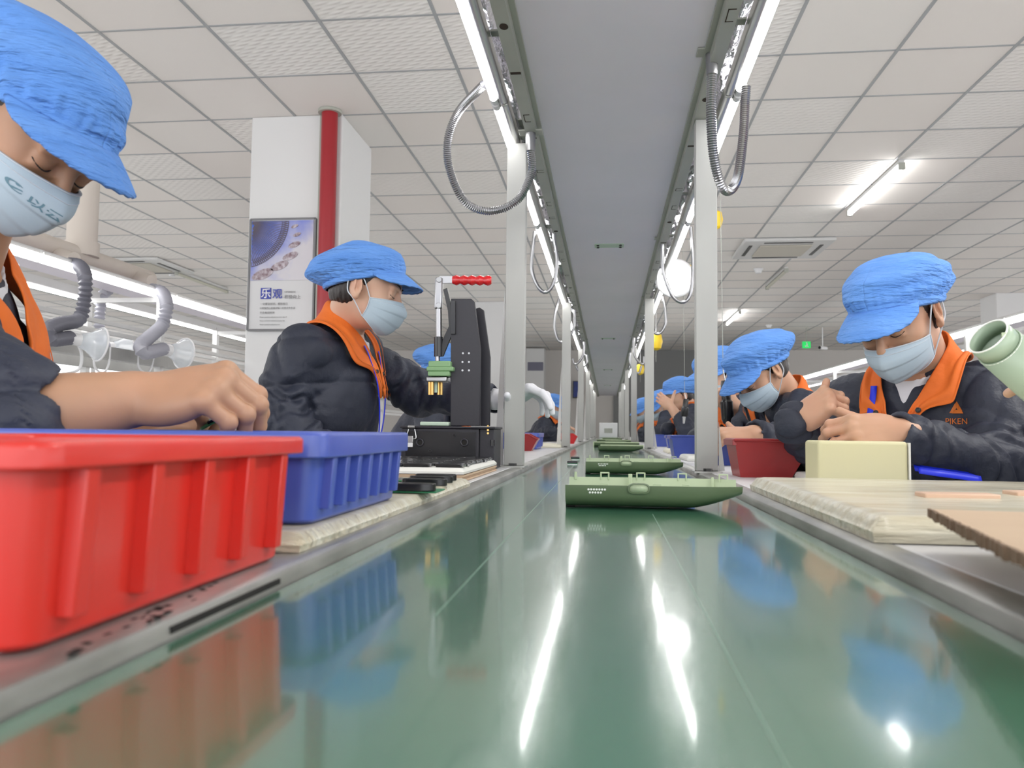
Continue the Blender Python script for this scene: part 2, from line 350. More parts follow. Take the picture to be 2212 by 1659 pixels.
for fx, fz, sz in ((.20, .90, .062), (.47, .76, .050), (.64, .60, .044), (.70, .41, .034), (.74, .24, .022), (.70, .10, .020)):
    cx_, cz_ = X0+.012+fx*(PW-.024), pz1-.012-fz*(pz1-split-.012); vs = []
    for k in range(18):
        vx, vz = math.cos(2*PI*k/18)*sz*1.25, math.sin(2*PI*k/18)*sz*.52
        vs.append((max(cx_+vx*.93-vz*.36, X0+.013), max(cz_+vx*.36+vz*.93, split+.003)))
    MB().prism(vs, 'y', 4.962, 4.965).build('wheel_cabin', M['cabin'], po, smooth=False)
RX = (PI/2, 0, 0)
def ptx(s, mm, px, py, size, al='LEFT', bold=0.0):
    p = at(px, py, Y=4.965); return text(s, 'lettering', mm, size, (p.x, 4.965, p.z), RX, po, align=al, bold=bold)
sq0, sq1 = at(563, 646, Y=4.97), at(586, 622, Y=4.97)
MB().bb(sq0.x, sq1.x, 4.967, 4.972, sq0.z, sq1.z).build('blue_square', M['ink_blue'], po)
ptx('乐', M['ink_white'], 574.5, 635, .068, 'CENTER', .001); ptx('观', M['ink_blue'], 599, 636, .068, 'CENTER', .001)
ptx('OPTIMISTIC', M['ink_grey'], 614, 631, .015); ptx('积极向上', M['ink_grey'], 614, 642, .028)
ptx('一切都会好的，相信自己', M['ink_grey'], 562, 657, .017)
ptx('以积极的心态面对每一天的工作生活', M['ink_grey'], 561, 666, .015); ptx('不负每段时光', M['ink_grey'], 561, 676, .017)
for k, n_ in enumerate((40, 38, 30)): ptx('Keep a positive attitude in every day of life'[:n_], M['ink_grey'], 561, 685+k*8, .0115)

# far wall: air conditioner tower, picture, exit sign, camera
ac = thing('air_conditioner', 'tall white floor-standing air conditioner against the far wall, left of the belt', 'air conditioner', (-1.75, 19.6, 0))
MB().bb(-1.98, -1.52, 19.4, 19.8, 0, 2.9).build('cabinet', M['white_paint'], ac, bevel=.02)
MB().bb(-1.93, -1.55, 19.385, 19.4, 2.35, 2.56).build('display', mat('ac_screen', (0.13, 0.13, 0.18), 0.3), ac)
a1, a2 = at(1238, 823, Y=19.9), at(1253, 857, Y=19.9)
pc = thing('picture', 'small dark blue picture hung on the far wall', 'picture', ((a1.x+a2.x)/2, 20.2, a2.z))
MB().bb(a1.x, a2.x, 20.17, 20.29, a2.z, a1.z).build('photo', mat('night_blue', (0.01, 0.05, 0.35), 0.4, vary=(3, (0.02, 0.02, 0.03))), pc)
MB().bb(a1.x-.02, a2.x+.02, 20.2, 20.3, a2.z-.02, a1.z+.02).build('frame', M['dark'], pc)
e0 = at(1742, 745, Y=16)
ex = thing('exit_sign', 'small glowing green exit sign hanging below the ceiling far away', 'exit sign', (e0.x, 16, e0.z-.08))
MB().bb(e0.x-.075, e0.x+.075, 15.98, 16.02, e0.z-.065, e0.z+.065).build('sign_face', M['exit'], ex)
MB().cyl((e0.x, 16, e0.z+.06), (e0.x, 16, CH), .006).build('hanger', M['channel'], ex)
rm = MB()
rm.cyl((e0.x, 15.972, e0.z+.035), (e0.x, 15.978, e0.z+.035), .012); rm.box((e0.x+.005, 15.975, e0.z), (.02, .006, .04), Matrix.Rotation(.4, 3, 'Y')); rm.box((e0.x-.018, 15.975, e0.z-.03), (.035, .006, .012), Matrix.Rotation(.6, 3, 'Y')); rm.box((e0.x+.02, 15.975, e0.z-.03), (.012, .006, .035), Matrix.Rotation(-.5, 3, 'Y'))
rm.build('running_figure', M['ink_white'], ex)
c0 = at(1777, 752, Y=16)
sc_ = thing('security_camera', 'white security camera hanging below the ceiling right of the exit sign', 'camera', (c0.x, 16, c0.z-.05))
MB().cyl((c0.x-.08, 15.9, c0.z), (c0.x+.08, 16.05, c0.z), .035).build('camera_body', M['white_pl'], sc_)
MB().cyl((c0.x-.085, 15.895, c0.z), (c0.x-.08, 15.9, c0.z), .03).build('lens', M['hole'], sc_)
MB().cyl((c0.x, 16, c0.z+.03), (c0.x, 16, CH), .01).build('bracket', M['white_pl'], sc_)

# cassette air conditioner, ceiling lamps, detectors
def cassette(X, Y, lab):
    t = thing('cassette_air_conditioner', lab, 'air conditioner', (X, Y, CH-.05))
    MB().bb(X-.47, X+.47, Y-.45, Y+.45, CH-.04, CH-.004).build('panel', M['white_paint'], t, bevel=.012)
    MB().bb(X-.27, X+.27, Y-.26, Y+.26, CH-.055, CH-.04).build('intake_grille', mat('ac_beige', (0.5, 0.47, 0.40), 0.5), t, bevel=.01)
    for dx, dy, w, h in ((0, -.36, .5, .035), (0, .36, .5, .035), (-.37, 0, .035, .5), (.37, 0, .035, .5)):
        MB().bb(X+dx-w/2, X+dx+w/2, Y+dy-h/2, Y+dy+h/2, CH-.045, CH-.039).build('air_slot', M['dark'], t)
cassette(1.90, 9.05, 'square ceiling air conditioner right of the belt, above the row of workers')
cassette(-5.9, 9.5, 'square ceiling air conditioner beside the beige duct, upper left of the poster')
def ceiling_lamp(X, Y0, Y1, lab, on=True, grp=None):
    t = thing('ceiling_lamp', lab, 'lamp', (X, (Y0+Y1)/2, CH-.06), grp)
    MB().bb(X-.02, X+.02, Y0, Y1, CH-.035, CH-.004).build('batten', M['white_paint'], t)
    for y in (Y0, Y1): MB().bb(X-.022, X+.022, y-.012, y+.012, CH-.08, CH-.03).build('lamp_holder', M['channel'], t)
    MB().cyl((X, Y0+.012, CH-.06), (X, Y1-.012, CH-.06), .019, n=12).build('tube', M['tube'] if on else M['tube_off'], t)
ceiling_lamp(2.18, 6.2, 7.5, 'lit fluorescent tube on the ceiling, nearest one right of the belt')
ceiling_lamp(2.18, 10.1, 11.3, 'unlit fluorescent tube on the ceiling behind the square air conditioner', False)
ceiling_lamp(2.18, 13.6, 15.0, 'lit fluorescent tube on the ceiling beyond the unlit one')
ceiling_lamp(-5.6, 9.8, 11.2, 'unlit fluorescent tube on the ceiling, left of the pillar with the poster', False)
for n_, (px, py, lab) in enumerate(((372, 592, 'small white smoke detector on the ceiling left of the unlit tube'), (1638, 585, 'small white smoke detector on the ceiling beside the air conditioner'), (1661, 705, 'small round detector on the far ceiling above the second worker'))):
    p = at(px, py, Z=CH-.03); t = thing('smoke_detector', lab, 'smoke detector', (p.x, p.y, CH-.06))
    MB().cyl((p.x, p.y, CH-.02), (p.x, p.y, CH-.002), .06).build('base', M['white_pl'], t)
    MB().cyl((p.x, p.y, CH-.06), (p.x, p.y, CH-.02), .035, .05).build('sensor', M['white_pl'], t)
# ================================================================ the belt, its benches and the lamp rack
Y0, Y1 = -0.6, 18.6
BZ, TZ = 0.76, 0.772                                     # belt surface, bench surface
# belt
bm_ = bpy.data.materials.new('green_belt'); bm_.use_nodes = True; nt = bm_.node_tree; b = nt.nodes['Principled BSDF']
b.inputs['Roughness'].default_value = 0.20; b.inputs['Specular IOR Level'].default_value = 0.9
b.inputs['Coat Weight'].default_value = 0.8; b.inputs['Coat Roughness'].default_value = 0.07
tc = nt.nodes.new('ShaderNodeTexCoord'); mp = nt.nodes.new('ShaderNodeMapping'); mp.inputs['Scale'].default_value = (1, 0.35, 1)
nt.links.new(tc.outputs['Object'], mp.inputs[0])
n = nt.nodes.new('ShaderNodeTexNoise'); n.inputs['Scale'].default_value = 9; n.inputs['Detail'].default_value = 3; nt.links.new(mp.outputs[0], n.inputs['Vector'])
n2 = nt.nodes.new('ShaderNodeTexNoise'); n2.inputs['Scale'].default_value = 300; n2.inputs['Detail'].default_value = 2; nt.links.new(tc.outputs['Object'], n2.inputs['Vector'])
b1 = nt.nodes.new('ShaderNodeBump'); b1.inputs['Strength'].default_value = 0.35; b1.inputs['Distance'].default_value = 0.006; nt.links.new(n.outputs[0], b1.inputs['Height'])
b2 = nt.nodes.new('ShaderNodeBump'); b2.inputs['Strength'].default_value = 0.12; b2.inputs['Distance'].default_value = 0.0008; nt.links.new(n2.outputs[0], b2.inputs['Height']); nt.links.new(b1.outputs[0], b2.inputs['Normal'])
nt.links.new(b2.outputs[0], b.inputs['Normal'])
r = nt.nodes.new('ShaderNodeValToRGB'); r.color_ramp.elements[0].color = (0.050, 0.165, 0.100, 1); r.color_ramp.elements[1].color = (0.068, 0.205, 0.130, 1)
n3 = nt.nodes.new('ShaderNodeTexNoise'); n3.inputs['Scale'].default_value = 5; nt.links.new(mp.outputs[0], n3.inputs['Vector']); nt.links.new(n3.outputs[0], r.inputs[0]); nt.links.new(r.outputs[0], b.inputs['Base Color'])
M['belt'] = bm_
belt = thing('conveyor_belt', 'long glossy green conveyor belt running between the two rows of workers', 'conveyor belt', (0, 9, 0))
MB().bb(-.222, .222, Y0, Y1, BZ-.004, BZ).build('belt_surface', M['belt'], belt, smooth=False)
seam = MB()
a, b_ = at(1420, 1130, Z=BZ), at(1700, 1659, Z=BZ); d_ = (b_-a)
seam.box((a+b_)/2+Vector((0, 0, .0002)), (.0008, d_.length*1.3, .0004), Matrix.Rotation(-math.atan2(d_.x, d_.y), 3, 'Z'))
a, b_ = at(1245, 1000, Z=BZ), at(940, 1330, Z=BZ); d_ = (b_-a)
seam.box((a+b_)/2+Vector((0, 0, .0002)), (.0006, d_.length, .0004), Matrix.Rotation(-math.atan2(d_.x, d_.y), 3, 'Z'))
seam.build('scratch_line', mat('scratch_pale', (0.20, 0.33, 0.25), 0.3), belt, smooth=False)
MB().bb(-.22, .22, Y0, Y1, BZ-.10, BZ-.006).build('belt_bed', M['channel'], belt, smooth=False)
lg = MB()
for k in range(7):
    for sx in (-1, 1): MB().bb(sx*.18-.025, sx*.18+.025, .3+k*3-.025, .3+k*3+.025, 0, BZ-.10).build('leg', M['post'], belt, smooth=False)

def bench(side, lab):
    s = side
    xi = .225*s; xo = s*.62
    t = thing('workbench', lab, 'workbench', (s*.42, 9, 0))
    MB().bb(xi+s*.032, xo, Y0, Y1, TZ-.03, TZ).build('worktop', M['bench'], t, bevel=.003)
    # rounded metal edge
    prof = [(xi, TZ-.045), (xi, TZ-.007), (xi+s*.002, TZ-.002), (xi+s*.006, TZ+.0006), (xi+s*.030, TZ+.0006), (xi+s*.0318, TZ-.002), (xi+s*.0318, TZ-.045)]
    MB().prism(prof, 'y', Y0, Y1).build('edge_rail', M['rim'], t)
    for k in range(7): MB().bb(xo-s*.06, xo-s*.02, .3+k*3-.02, .3+k*3+.02, 0, TZ-.03).build('leg', M['post'], t, smooth=False)
    return t
bench(-1, 'long grey metal-edged workbench along the left of the green belt')
bench(1, 'long grey metal-edged workbench along the right of the green belt')
# scuffs worn into the left edge rail
sc = MB()
rnd = random.Random(3)
for k in range(40):
    px = 60+rnd.random()*420; py = 1500-(px)*0.5+rnd.uniform(-12, 12)
    p = at(px, py-8, Z=TZ+.001)
    if -.256 < p.x < -.228: sc.box((p.x, p.y, TZ+.0006), (rnd.uniform(.001, .004), rnd.uniform(.002, .006), .0004))
sc.bb(-.2258, -.2240, .40, .54, TZ-.009, TZ-.0055)
tag(sc.build('rail_stain', M['hole'], origin=(-.24, .45, TZ), smooth=False), 'row of black scuffs along the edge rail below the bright red bin', 'stain')

# ---- the lamp rack
rack = thing('lamp_rack', 'tall grey rack over the belt: flat panel, perforated channels and posts', 'rack', (0, 9, 0))
PX_L, PX_R = -.256, .250

pn = MB().bb(-.192, .217, -.5, 18.4, ZH+.012, ZH+.016)
pn.build('panel', M['hood'], rack, smooth=False)
jt = MB()
for k in range(5):
    y = 3.60+3.6*k
    if y < 18: jt2 = MB(); jt2.bb(-.06, .07, y-.035, y+.035, ZH+.009, ZH+.012); jt2.build('joint_plate', M['resin_pale'], rack, smooth=False)
    if y < 18: jt3 = MB(); [jt3.cyl((dx, y+dy, ZH+.004), (dx, y+dy, ZH+.009), .006, n=8) for dx in (-.045, .055) for dy in (-.02, .02)]; jt3.build('joint_screw', M['dark'], rack)
for s, xc in ((-1, -.2095), (1, .2345)):
    prof = [(xc-.0145, ZH-.02), (xc-.0145, ZH+.03), (xc-.0115, ZH+.03), (xc-.0115, ZH-.016), (xc+.0115, ZH-.016), (xc+.0115, ZH+.03), (xc+.0145, ZH+.03), (xc+.0145, ZH-.02)]
    MB().prism(prof, 'y', -.5, 18.4).build('channel', M['channel'], rack, smooth=False)
    xi = xc+.0145 if s < 0 else xc-.0145
    MB().bb(xi, xi-s*.012, -.5, 18.4, ZH+.004, ZH+.012).build('lip', M['channel'], rack, smooth=False)
    # openings punched in the channel
    rnd = random.Random(5+s)
    rust = mat('slot_rust_%d' % (s+1), (0.035, 0.02, 0.012), 0.8)
    y = 1.55
    while y < 9:
        k = rnd.choice('rocs')
        z = ZH-.0206; hm = MB()
        if k == 'r':
            w, h = .016, .05
            for (a0, b0, c0, d0) in ((-w/2, -w/2+.002, -h/2, h/2), (-w/2, w/2, -h/2, -h/2+.003), (-w/2, w/2, h/2-.003, h/2)): hm.bb(xc+a0, xc+b0, y+c0, y+d0, z, z+.0004)
        elif k == 'o':
            hm.add([(xc+.009*math.cos(q*PI/8), y+.013*math.sin(q*PI/8), z) for q in range(16)], [tuple(range(16))])
        elif k == 'c':
            for q in (-1, 1): hm.bb(xc-.012, xc+.010, y+q*.012, y+q*.012+.002, z, z+.0004)
            hm.bb(xc-.012, xc-.010, y-.012, y+.014, z, z+.0004)
        else: hm.bb(xc-.012, xc+.012, y-.006, y+.006, z, z+.0004)
        hm.build('slot', rust, rack, smooth=False)
        y += rnd.uniform(.12, .42)
    for Yp in [(2.22 if s < 0 else 2.09)+2.8*k for k in range(6)]:
        x = PX_L if s < 0 else PX_R
        MB().bb(x-.027, x+.027, Yp-.02, Yp+.02, TZ+.004, ZH-.02).build('post', M['post'], rack, bevel=.002)
        bp_ = MB().bb(x-.034, x+.034, Yp-.045, Yp+.03, TZ, TZ+.004).build('base_plate', M['rim'], rack)
        MB().cyl((x, Yp-.034, TZ+.004), (x, Yp-.034, TZ+.011), .011, n=6).build('bolt', M['dark'], rack)
        # brace plate, wide at the foot
        xo = x-.030*(1 if s < 0 else -1)
        MB().add([(xo, Yp-.01, TZ+.004), (xo-(.030 if s < 0 else -.02), Yp+.03, TZ+.004), (xo, Yp-.01, (1.28 if s < 0 else .90)), (xo, Yp-.005, TZ+.004), (xo-(.030 if s < 0 else -.02), Yp+.034, TZ+.004), (xo, Yp-.005, (1.28 if s < 0 else .90))],
                 [(0, 1, 2), (5, 4, 3), (0, 2, 5, 3), (1, 4, 5, 2), (0, 3, 4, 1)]).build('brace', M['white_paint'] if s < 0 else M['post'], rack, smooth=False)  # right brace greyer: its shade is put into the colour
        MB().bb(x-.022, x+.022, Yp-.06, Yp+.06, ZH+.03, ZH+.034).build('top_clip', M['channel'], rack, smooth=False)

# ---- LED battens left and right of the rack
def batten(s, ya, yb, k):
    x = -.282 if s < 0 else .311
    t = thing('led_batten', 'x', 'lamp', (x, (ya+yb)/2, ZH-.01), 'LED battens along the rack over the belt')
    MB().cyl((x, ya+.02, ZH-.008), (x, yb-.02, ZH-.008), .0095, n=12).build('glowing_tube', M['tube'], t)
    xb = x-s*.0215
    prof = [(xb-.0105, ZH-.012), (xb-.0105, ZH+.012), (xb-.004, ZH+.02), (xb+.004, ZH+.02), (xb+.0105, ZH+.012), (xb+.0105, ZH-.012), (xb+.004, ZH-.016), (xb-.004, ZH-.016)]
    MB().prism(prof, 'y', ya, yb).build('housing', M['alu'], t, bevel=.003)
    for y in (ya+.012, yb-.012): MB().cyl((x, y-.012, ZH-.008), (x, y+.012, ZH-.008), .0105, n=12).build('end_cap', M['white_pl'], t)
    for y in (ya+.3, yb-.3): MB().bb(x-s*.033, x-s*.058, y-.012, y+.012, ZH+.012, ZH+.016).build('arm', M['channel'], t, smooth=False)
    return t
near = {-1: 'left', 1: 'right'}
for s in (-1, 1):
    ys = [-.45, .75, 1.95, 3.15, 4.35, 5.55, 6.75, 7.95, 9.15, 10.35, 11.55, 12.75, 13.95, 15.15, 16.35, 17.55]
    for k in range(1, len(ys)-1):
        t = batten(s, ys[k], ys[k+1]-.01, k)
        pos = ['nearest', 'second nearest', 'third', 'fourth', 'fifth', 'sixth', 'seventh', 'eighth', 'ninth', 'tenth', 'eleventh', 'twelfth', 'thirteenth', 'fourteenth'][k-1]
        t['label'] = 'white LED batten over the belt, %s of the %s row' % (pos, near[s])

# ---- crumpled foil ducts lying beside the channels
def foil(s):
    mb = MB(); N = 520; n = 20; vs = []; fs = []; rnd = random.Random(11+s)
    ph = [rnd.uniform(0, 6.28) for _ in range(8)]
    for i in range(N):
        y = .3+i*(11.0/N); z0 = ZH+.085+.012*math.sin(y*3.1+ph[0]); x0 = (-.262 if s < 0 else .290)+.006*math.sin(y*4.3+ph[1])
        for k in range(n):
            a = 2*PI*k/n
            r_ = .046+.006*math.sin(a*3+y*9+ph[2])+.005*math.sin(a*5-y*23+ph[3])+.003*math.sin(a*7+y*57+ph[4])
            r_ *= 1-.35*max(0, math.sin(y*5.2+ph[5]))**8
            vs.append((x0+r_*.62*math.cos(a), y, z0+r_*math.sin(a)))
    for i in range(N-1):
        for k in range(n): fs.append((i*n+k, i*n+(k+1) % n, (i+1)*n+(k+1) % n, (i+1)*n+k))
    mb.add(vs, fs)
    tag(mb.build('foil_duct', M['foil'], origin=(s*.26, 5, ZH+.07), angle=60), 'crumpled silver foil duct lying beside the %s channel of the rack' % near[s], 'duct')
foil(-1); foil(1)

# ---- flexible steel conduits looping from the channel to the lamp row
def conduit(s, pix, Ys, lab, r=.0115):
    """pix: loop points in the photo, Ys: their distance; each gets its own depth"""
    keys = [at(px, py, Y=y) for (px, py), y in zip(pix, Ys)]
    t = thing('flexible_conduit', lab, 'conduit', keys[0], 'steel conduits looping below the rack')
    pts = bez(keys, 14)
    # resample finely and rib
    L = [0]
    for a, b_ in zip(pts, pts[1:]): L.append(L[-1]+(b_-a).length)
    near_ = keys[0].y < 2.6
    pitch = .0052 if near_ else .012
    m_ = int(L[-1]/pitch*(2 if near_ else 1)); out = []; rad = []
    j = 0
    for i in range(m_+1):
        l = L[-1]*i/m_
        while j < len(L)-2 and L[j+1] < l: j += 1
        f_ = (l-L[j])/max(1e-9, L[j+1]-L[j]); out.append(pts[j].lerp(pts[j+1], f_)); rad.append(r*(1.0 if i % 2 or not near_ else .80))
    tb = MB().tube(out, rad, 12); o = tb.build('ribbed_hose', M['conduit'], t, smooth=not near_)
    top = keys[0]
    MB().cyl(top+Vector((0, 0, .05)), top-Vector((0, 0, .002)), r*1.25, r*1.05, n=16).build('ferrule', M['conduit'], t)
    MB().bb(top.x-.032, top.x+.032, top.y-.02, top.y+.02, top.z+.048, top.z+.052).build('flange', M['channel'], t, bevel=.001)
    return t
conduit(-1, [(1146, 325), (1148, 372), (1118, 432), (1060, 456), (1005, 436), (971, 365), (968, 300), (992, 240), (1045, 183)], [2.13, 2.13, 2.12, 2.11, 2.08, 2.05, 2.02, 1.98, 1.90], 'large ribbed steel conduit loop hanging left of the rack, nearest one')
conduit(1, [(1538, 160), (1536, 240), (1541, 330), (1556, 395), (1575, 412), (1594, 380), (1606, 290), (1609, 230), (1612, 186)], [1.76, 1.76, 1.77, 1.79, 1.82, 1.85, 1.87, 1.88, 1.88], 'long narrow ribbed steel conduit loop hanging right of the rack, nearest one')
conduit(-1, [(1197, 515), (1203, 560), (1196, 610), (1178, 632), (1158, 612), (1148, 570), (1155, 500)], [3.24]*7, 'smooth steel conduit loop hanging between the first and second left posts', .0075)
conduit(1, [(1430, 540), (1434, 590), (1452, 638), (1475, 653), (1492, 632), (1497, 560), (1492, 490)], [3.46]*7, 'smooth steel conduit loop hanging left of the first right post', .0075)
conduit(-1, [(1241, 680), (1238, 712), (1222, 737), (1206, 735), (1198, 705), (1200, 672), (1208, 645)], [5.3]*7, 'pale conduit loop hanging beside the second left post', .009)
conduit(1, [(1397, 660), (1398, 690), (1410, 716), (1425, 720), (1437, 700), (1437, 670), (1432, 640)], [4.95]*7, 'pale conduit loop hanging beside the second right post', .009)
conduit(-1, [(1262, 745), (1260, 765), (1252, 780), (1242, 787), (1237, 775)], [7.2]*5, 'small pale conduit loop between the second and third left posts', .010)
conduit(1, [(1369, 740), (1370, 765), (1380, 782), (1390, 786), (1392, 770)], [6.9]*5, 'small pale conduit loop between the second and third right posts', .010)
conduit(-1, [(1268, 765), (1267, 785), (1260, 794), (1250, 800), (1244, 790)], [8.4]*5, 'tiny pale conduit loop beyond the third left post', .011)
conduit(1, [(1361, 765), (1362, 785), (1370, 800), (1380, 806), (1386, 790)], [8.2]*5, 'tiny pale conduit loop beyond the third right post', .011)

# ================================================================ neighbouring lines
def line_frame(X, ya, yb, lab, posts_y, fluor=True):
    t = thing('line_frame', lab, 'shelving frame', (X, (ya+yb)/2, 0))
    for sx in (-.25, .25):
        x = X+sx
        for y in posts_y: MB().bb(x-.02, x+.02, y-.02, y+.02, 0, 1.72).build('post', M['white_paint'], t, smooth=False)
        for z, h in ((1.72, .05), (1.455, .022), (1.40, .022)): MB().bb(x-.014, x+.014, ya, yb, z-h/2, z+h/2).build('rail', M['white_paint'], t, smooth=False)
        MB().bb(x-.03, x+.03, ya, yb, 1.25, 1.32).build('cable_tray', M['post'], t, smooth=False)
        MB().bb(x-.015, x+.015, ya, yb, 1.10, 1.13).build('low_rail', M['white_paint'], t, smooth=False)
    for y in posts_y: MB().bb(X-.25, X+.25, y-.015, y+.015, 1.66, 1.69).build('cross_bar', M['white_paint'], t, smooth=False)
    MB().bb(X-.75, X+.75, ya, yb, .72, .76).build('worktop', M['bench'], t, smooth=False)
    MB().bb(X-.2, X+.2, ya, yb, 1.76, 1.765).build('panel', M['hood'], t, smooth=False)
    return t
def far_battens(x, ya, yb, L, side, grp):
    n = 0; y = ya; proto = None
    while y < yb:
        lab = 'glowing tube, %s, %s' % (side, ['nearest the camera', 'second from the camera', 'third from the camera', 'fourth from the camera', 'fifth from the camera', 'sixth from the camera', 'seventh from the camera', 'eighth from the camera', 'ninth from the camera', 'tenth from the camera', 'eleventh from the camera', 'twelfth from the camera'][n])
        if proto is None:
            proto = thing('led_batten', lab, 'lamp', (x, y, 1.72), grp)
            MB().cyl((x, y, 1.70), (x, y+L-.03, 1.70), .022, n=10).build('glowing_tube', M['tube_far'], proto)
            MB().bb(x-.014, x+.014, y, y+L-.03, 1.722, 1.735).build('housing', M['white_paint'], proto)
        else: dup(proto, (x, y, 1.72), label=lab)
        y += L; n += 1
line_frame(-3.06, 2.6, 15.5, 'white steel frame of the production line at left, behind the man and the woman', [3.05, 4.75, 6.45, 8.1, 9.8, 11.5, 13.2])
far_battens(-2.80, 2.4, 15.0, 1.25, 'near rail of the left line', 'tubes along the left line, near rail')
far_battens(-3.36, 2.4, 15.0, 1.25, 'far rail of the left line', 'tubes along the left line, far rail')
line_frame(3.12, 2.6, 15.5, 'white steel frame of the production line at right, behind the workers', [3.0, 4.9, 6.8, 8.7, 10.6, 12.5])
far_battens(2.86, 2.4, 15.0, 1.25, 'near rail of the right line', 'tubes along the right line, near rail')
far_battens(3.40, 2.4, 15.0, 1.25, 'far rail of the right line', 'tubes along the right line, far rail')
line_frame(-6.6, 4.0, 17.0, 'second white steel frame further left, beyond the first line', [5.0, 7.5, 10, 12.5, 15])
far_battens(-6.3, 4.0, 16.0, 1.5, 'second line further left', 'tubes along the second left line')
line_frame(6.6, 5.0, 17.0, 'second white steel frame further right, beyond the first line', [6, 8.5, 11, 13.5])
far_battens(6.3, 5.0, 16.0, 1.5, 'second line further right', 'tubes along the second right line')

# ---- fume extraction of the left line
du = thing('extraction_duct', 'beige extraction duct dropping from the ceiling above the left line', 'duct', (-3.05, 4.3, 1.7))
MB().cyl((-3.05, 4.30, 1.93), (-3.05, 4.30, CH), .082, n=28).build('drop_pipe', M['duct'], du)
MB().cyl((-3.05, 4.30, 1.86), (-3.05, 4.30, 1.94), .095, n=28).build('collar', M['duct'], du)
MB().cyl((-3.05, 3.7, 1.86), (-3.05, 5.0, 1.86), .055, n=24).build('main_pipe', M['duct'], du)
for (px, py) in ((130, 553), (300, 600)):
    p = at(px, py, X=-3.0); MB().cyl((p.x, p.y, p.z), (p.x+.12, p.y-.05, p.z-.03), .045, .038, n=18).build('branch', M['duct'], du)
def hose(pix, X, r, m, lab, hood=None, cone_dir=None):
    keys = [at(px, py, X=X+dx) for (px, py, dx) in pix]
    t = thing('fume_hose', lab, 'hose', keys[0], 'fume hoses of the left line')
    pts = bez(keys, 14); L = [0]
    for a, b_ in zip(pts, pts[1:]): L.append(L[-1]+(b_-a).length)
    m_ = int(L[-1]/.0135); out = []; rad = []; j = 0
    for i in range(m_+1):
        l = L[-1]*i/m_
        while j < len(L)-2 and L[j+1] < l: j += 1
        out.append(pts[j].lerp(pts[j+1], (l-L[j])/max(1e-9, L[j+1]-L[j]))); rad.append(r*(1.0 if i % 2 else .72))
    MB().tube(out, rad, 16).build('corrugated_hose', m, t, smooth=True, angle=28)
    e, d = out[-1], (out[-1]-out[-3]).normalized()
    if cone_dir: d = Vector(cone_dir).normalized()
    MB().cyl(e-d*.01, e+d*.05, r*.75, r*.9, n=20).build('nozzle', M['white_pl'], t)
    cn = MB().tube([e+d*.05, e+d*.09, e+d*.13, e+d*.15], [r*.9, r*1.3, r*2.0, r*2.35], 24, caps=False)
    cn.build('clear_hood', M['clear'], t, solid=.003)
    MB().ring(e+d*.15, d, r*2.35, .005).build('hood_rim', M['white_pl'], t)
    return t
hose([(150, 570, -.1), (172, 575, 0), (184, 600, .1), (182, 650, .1), (170, 690, .1), (130, 700, .12), (105, 712, .15), (112, 732, .15), (150, 730, .12)], -2.75, .036, M['hose'], 'dark grey ribbed hose curling under the left tubes, nearest the man', cone_dir=(.2, .35, -.05))
hose([(325, 625, -.1), (350, 632, 0), (360, 660, .1), (352, 700, .1), (330, 722, .1), (305, 745, .12), (312, 762, .15), (352, 754, .12)], -2.75, .040, M['hose_l'], 'pale grey ribbed hose curling under the left tubes, nearest the poster', cone_dir=(.2, .5, -.05))
hose([(236, 625, 0), (222, 640, 0), (215, 690, .0), (216, 735, 0), (228, 748, 0)], -3.3, .036, M['hose_l'], 'pale grey hose hanging straight between the two curled hoses', cone_dir=(.2, .5, 0))
hose([(30, 567, 0), (22, 580, 0), (8, 605, .05), (-20, 640, .05)], -2.8, .034, M['hose'], 'dark hose end beside the man\'s collar at the picture edge')
for px, lab in ((205, 'thin white cable sagging below the left line, nearest the man'), (300, 'thin white cable sagging below the left line, beside the forearm')):
    k = [at(px, 745, X=-2.78), at(px-1, 790, X=-2.78), at(px+18, 806, X=-2.78), at(px+30, 785, X=-2.78), at(px+33, 750, X=-2.78)]
    tag(MB().tube(bez(k, 8), .006, 8).build('cable', M['white_pl'], origin=k[0]), lab, 'cable')
k = [at(165, 735, X=-2.7), at(176, 765, X=-2.7), at(172, 795, X=-2.7), at(150, 806, X=-2.7), at(105, 812, X=-2.7)]
tag(MB().tube(bez(k, 8), .008, 8).build('cable', M['white_pl'], origin=k[0]), 'white cable curving down from the dark curled hose', 'cable')
# ================================================================ organic shapes: blended distance fields turned into one mesh
import openvdb as vdb
def _n3(v): return np.array(v, np.float32)
def f_ell(c, r, Rm=None):
    c = _n3(c); r = _n3(r); Q = np.array(Rm, np.float32) if Rm is not None else None
    def f(x, y, z):
        a, b, e = x-c[0], y-c[1], z-c[2]
        if Q is not None:
            a, b, e = Q[0, 0]*a+Q[1, 0]*b+Q[2, 0]*e, Q[0, 1]*a+Q[1, 1]*b+Q[2, 1]*e, Q[0, 2]*a+Q[1, 2]*b+Q[2, 2]*e
        k0 = np.sqrt((a/r[0])**2+(b/r[1])**2+(e/r[2])**2)
        k1 = np.sqrt((a/r[0]**2)**2+(b/r[1]**2)**2+(e/r[2]**2)**2)+1e-6
        return k0*(k0-1)/k1
    if Q is not None: ext = np.sqrt(((Q*r[None, :])**2).sum(1))
    else: ext = r
    return f, c-ext, c+ext
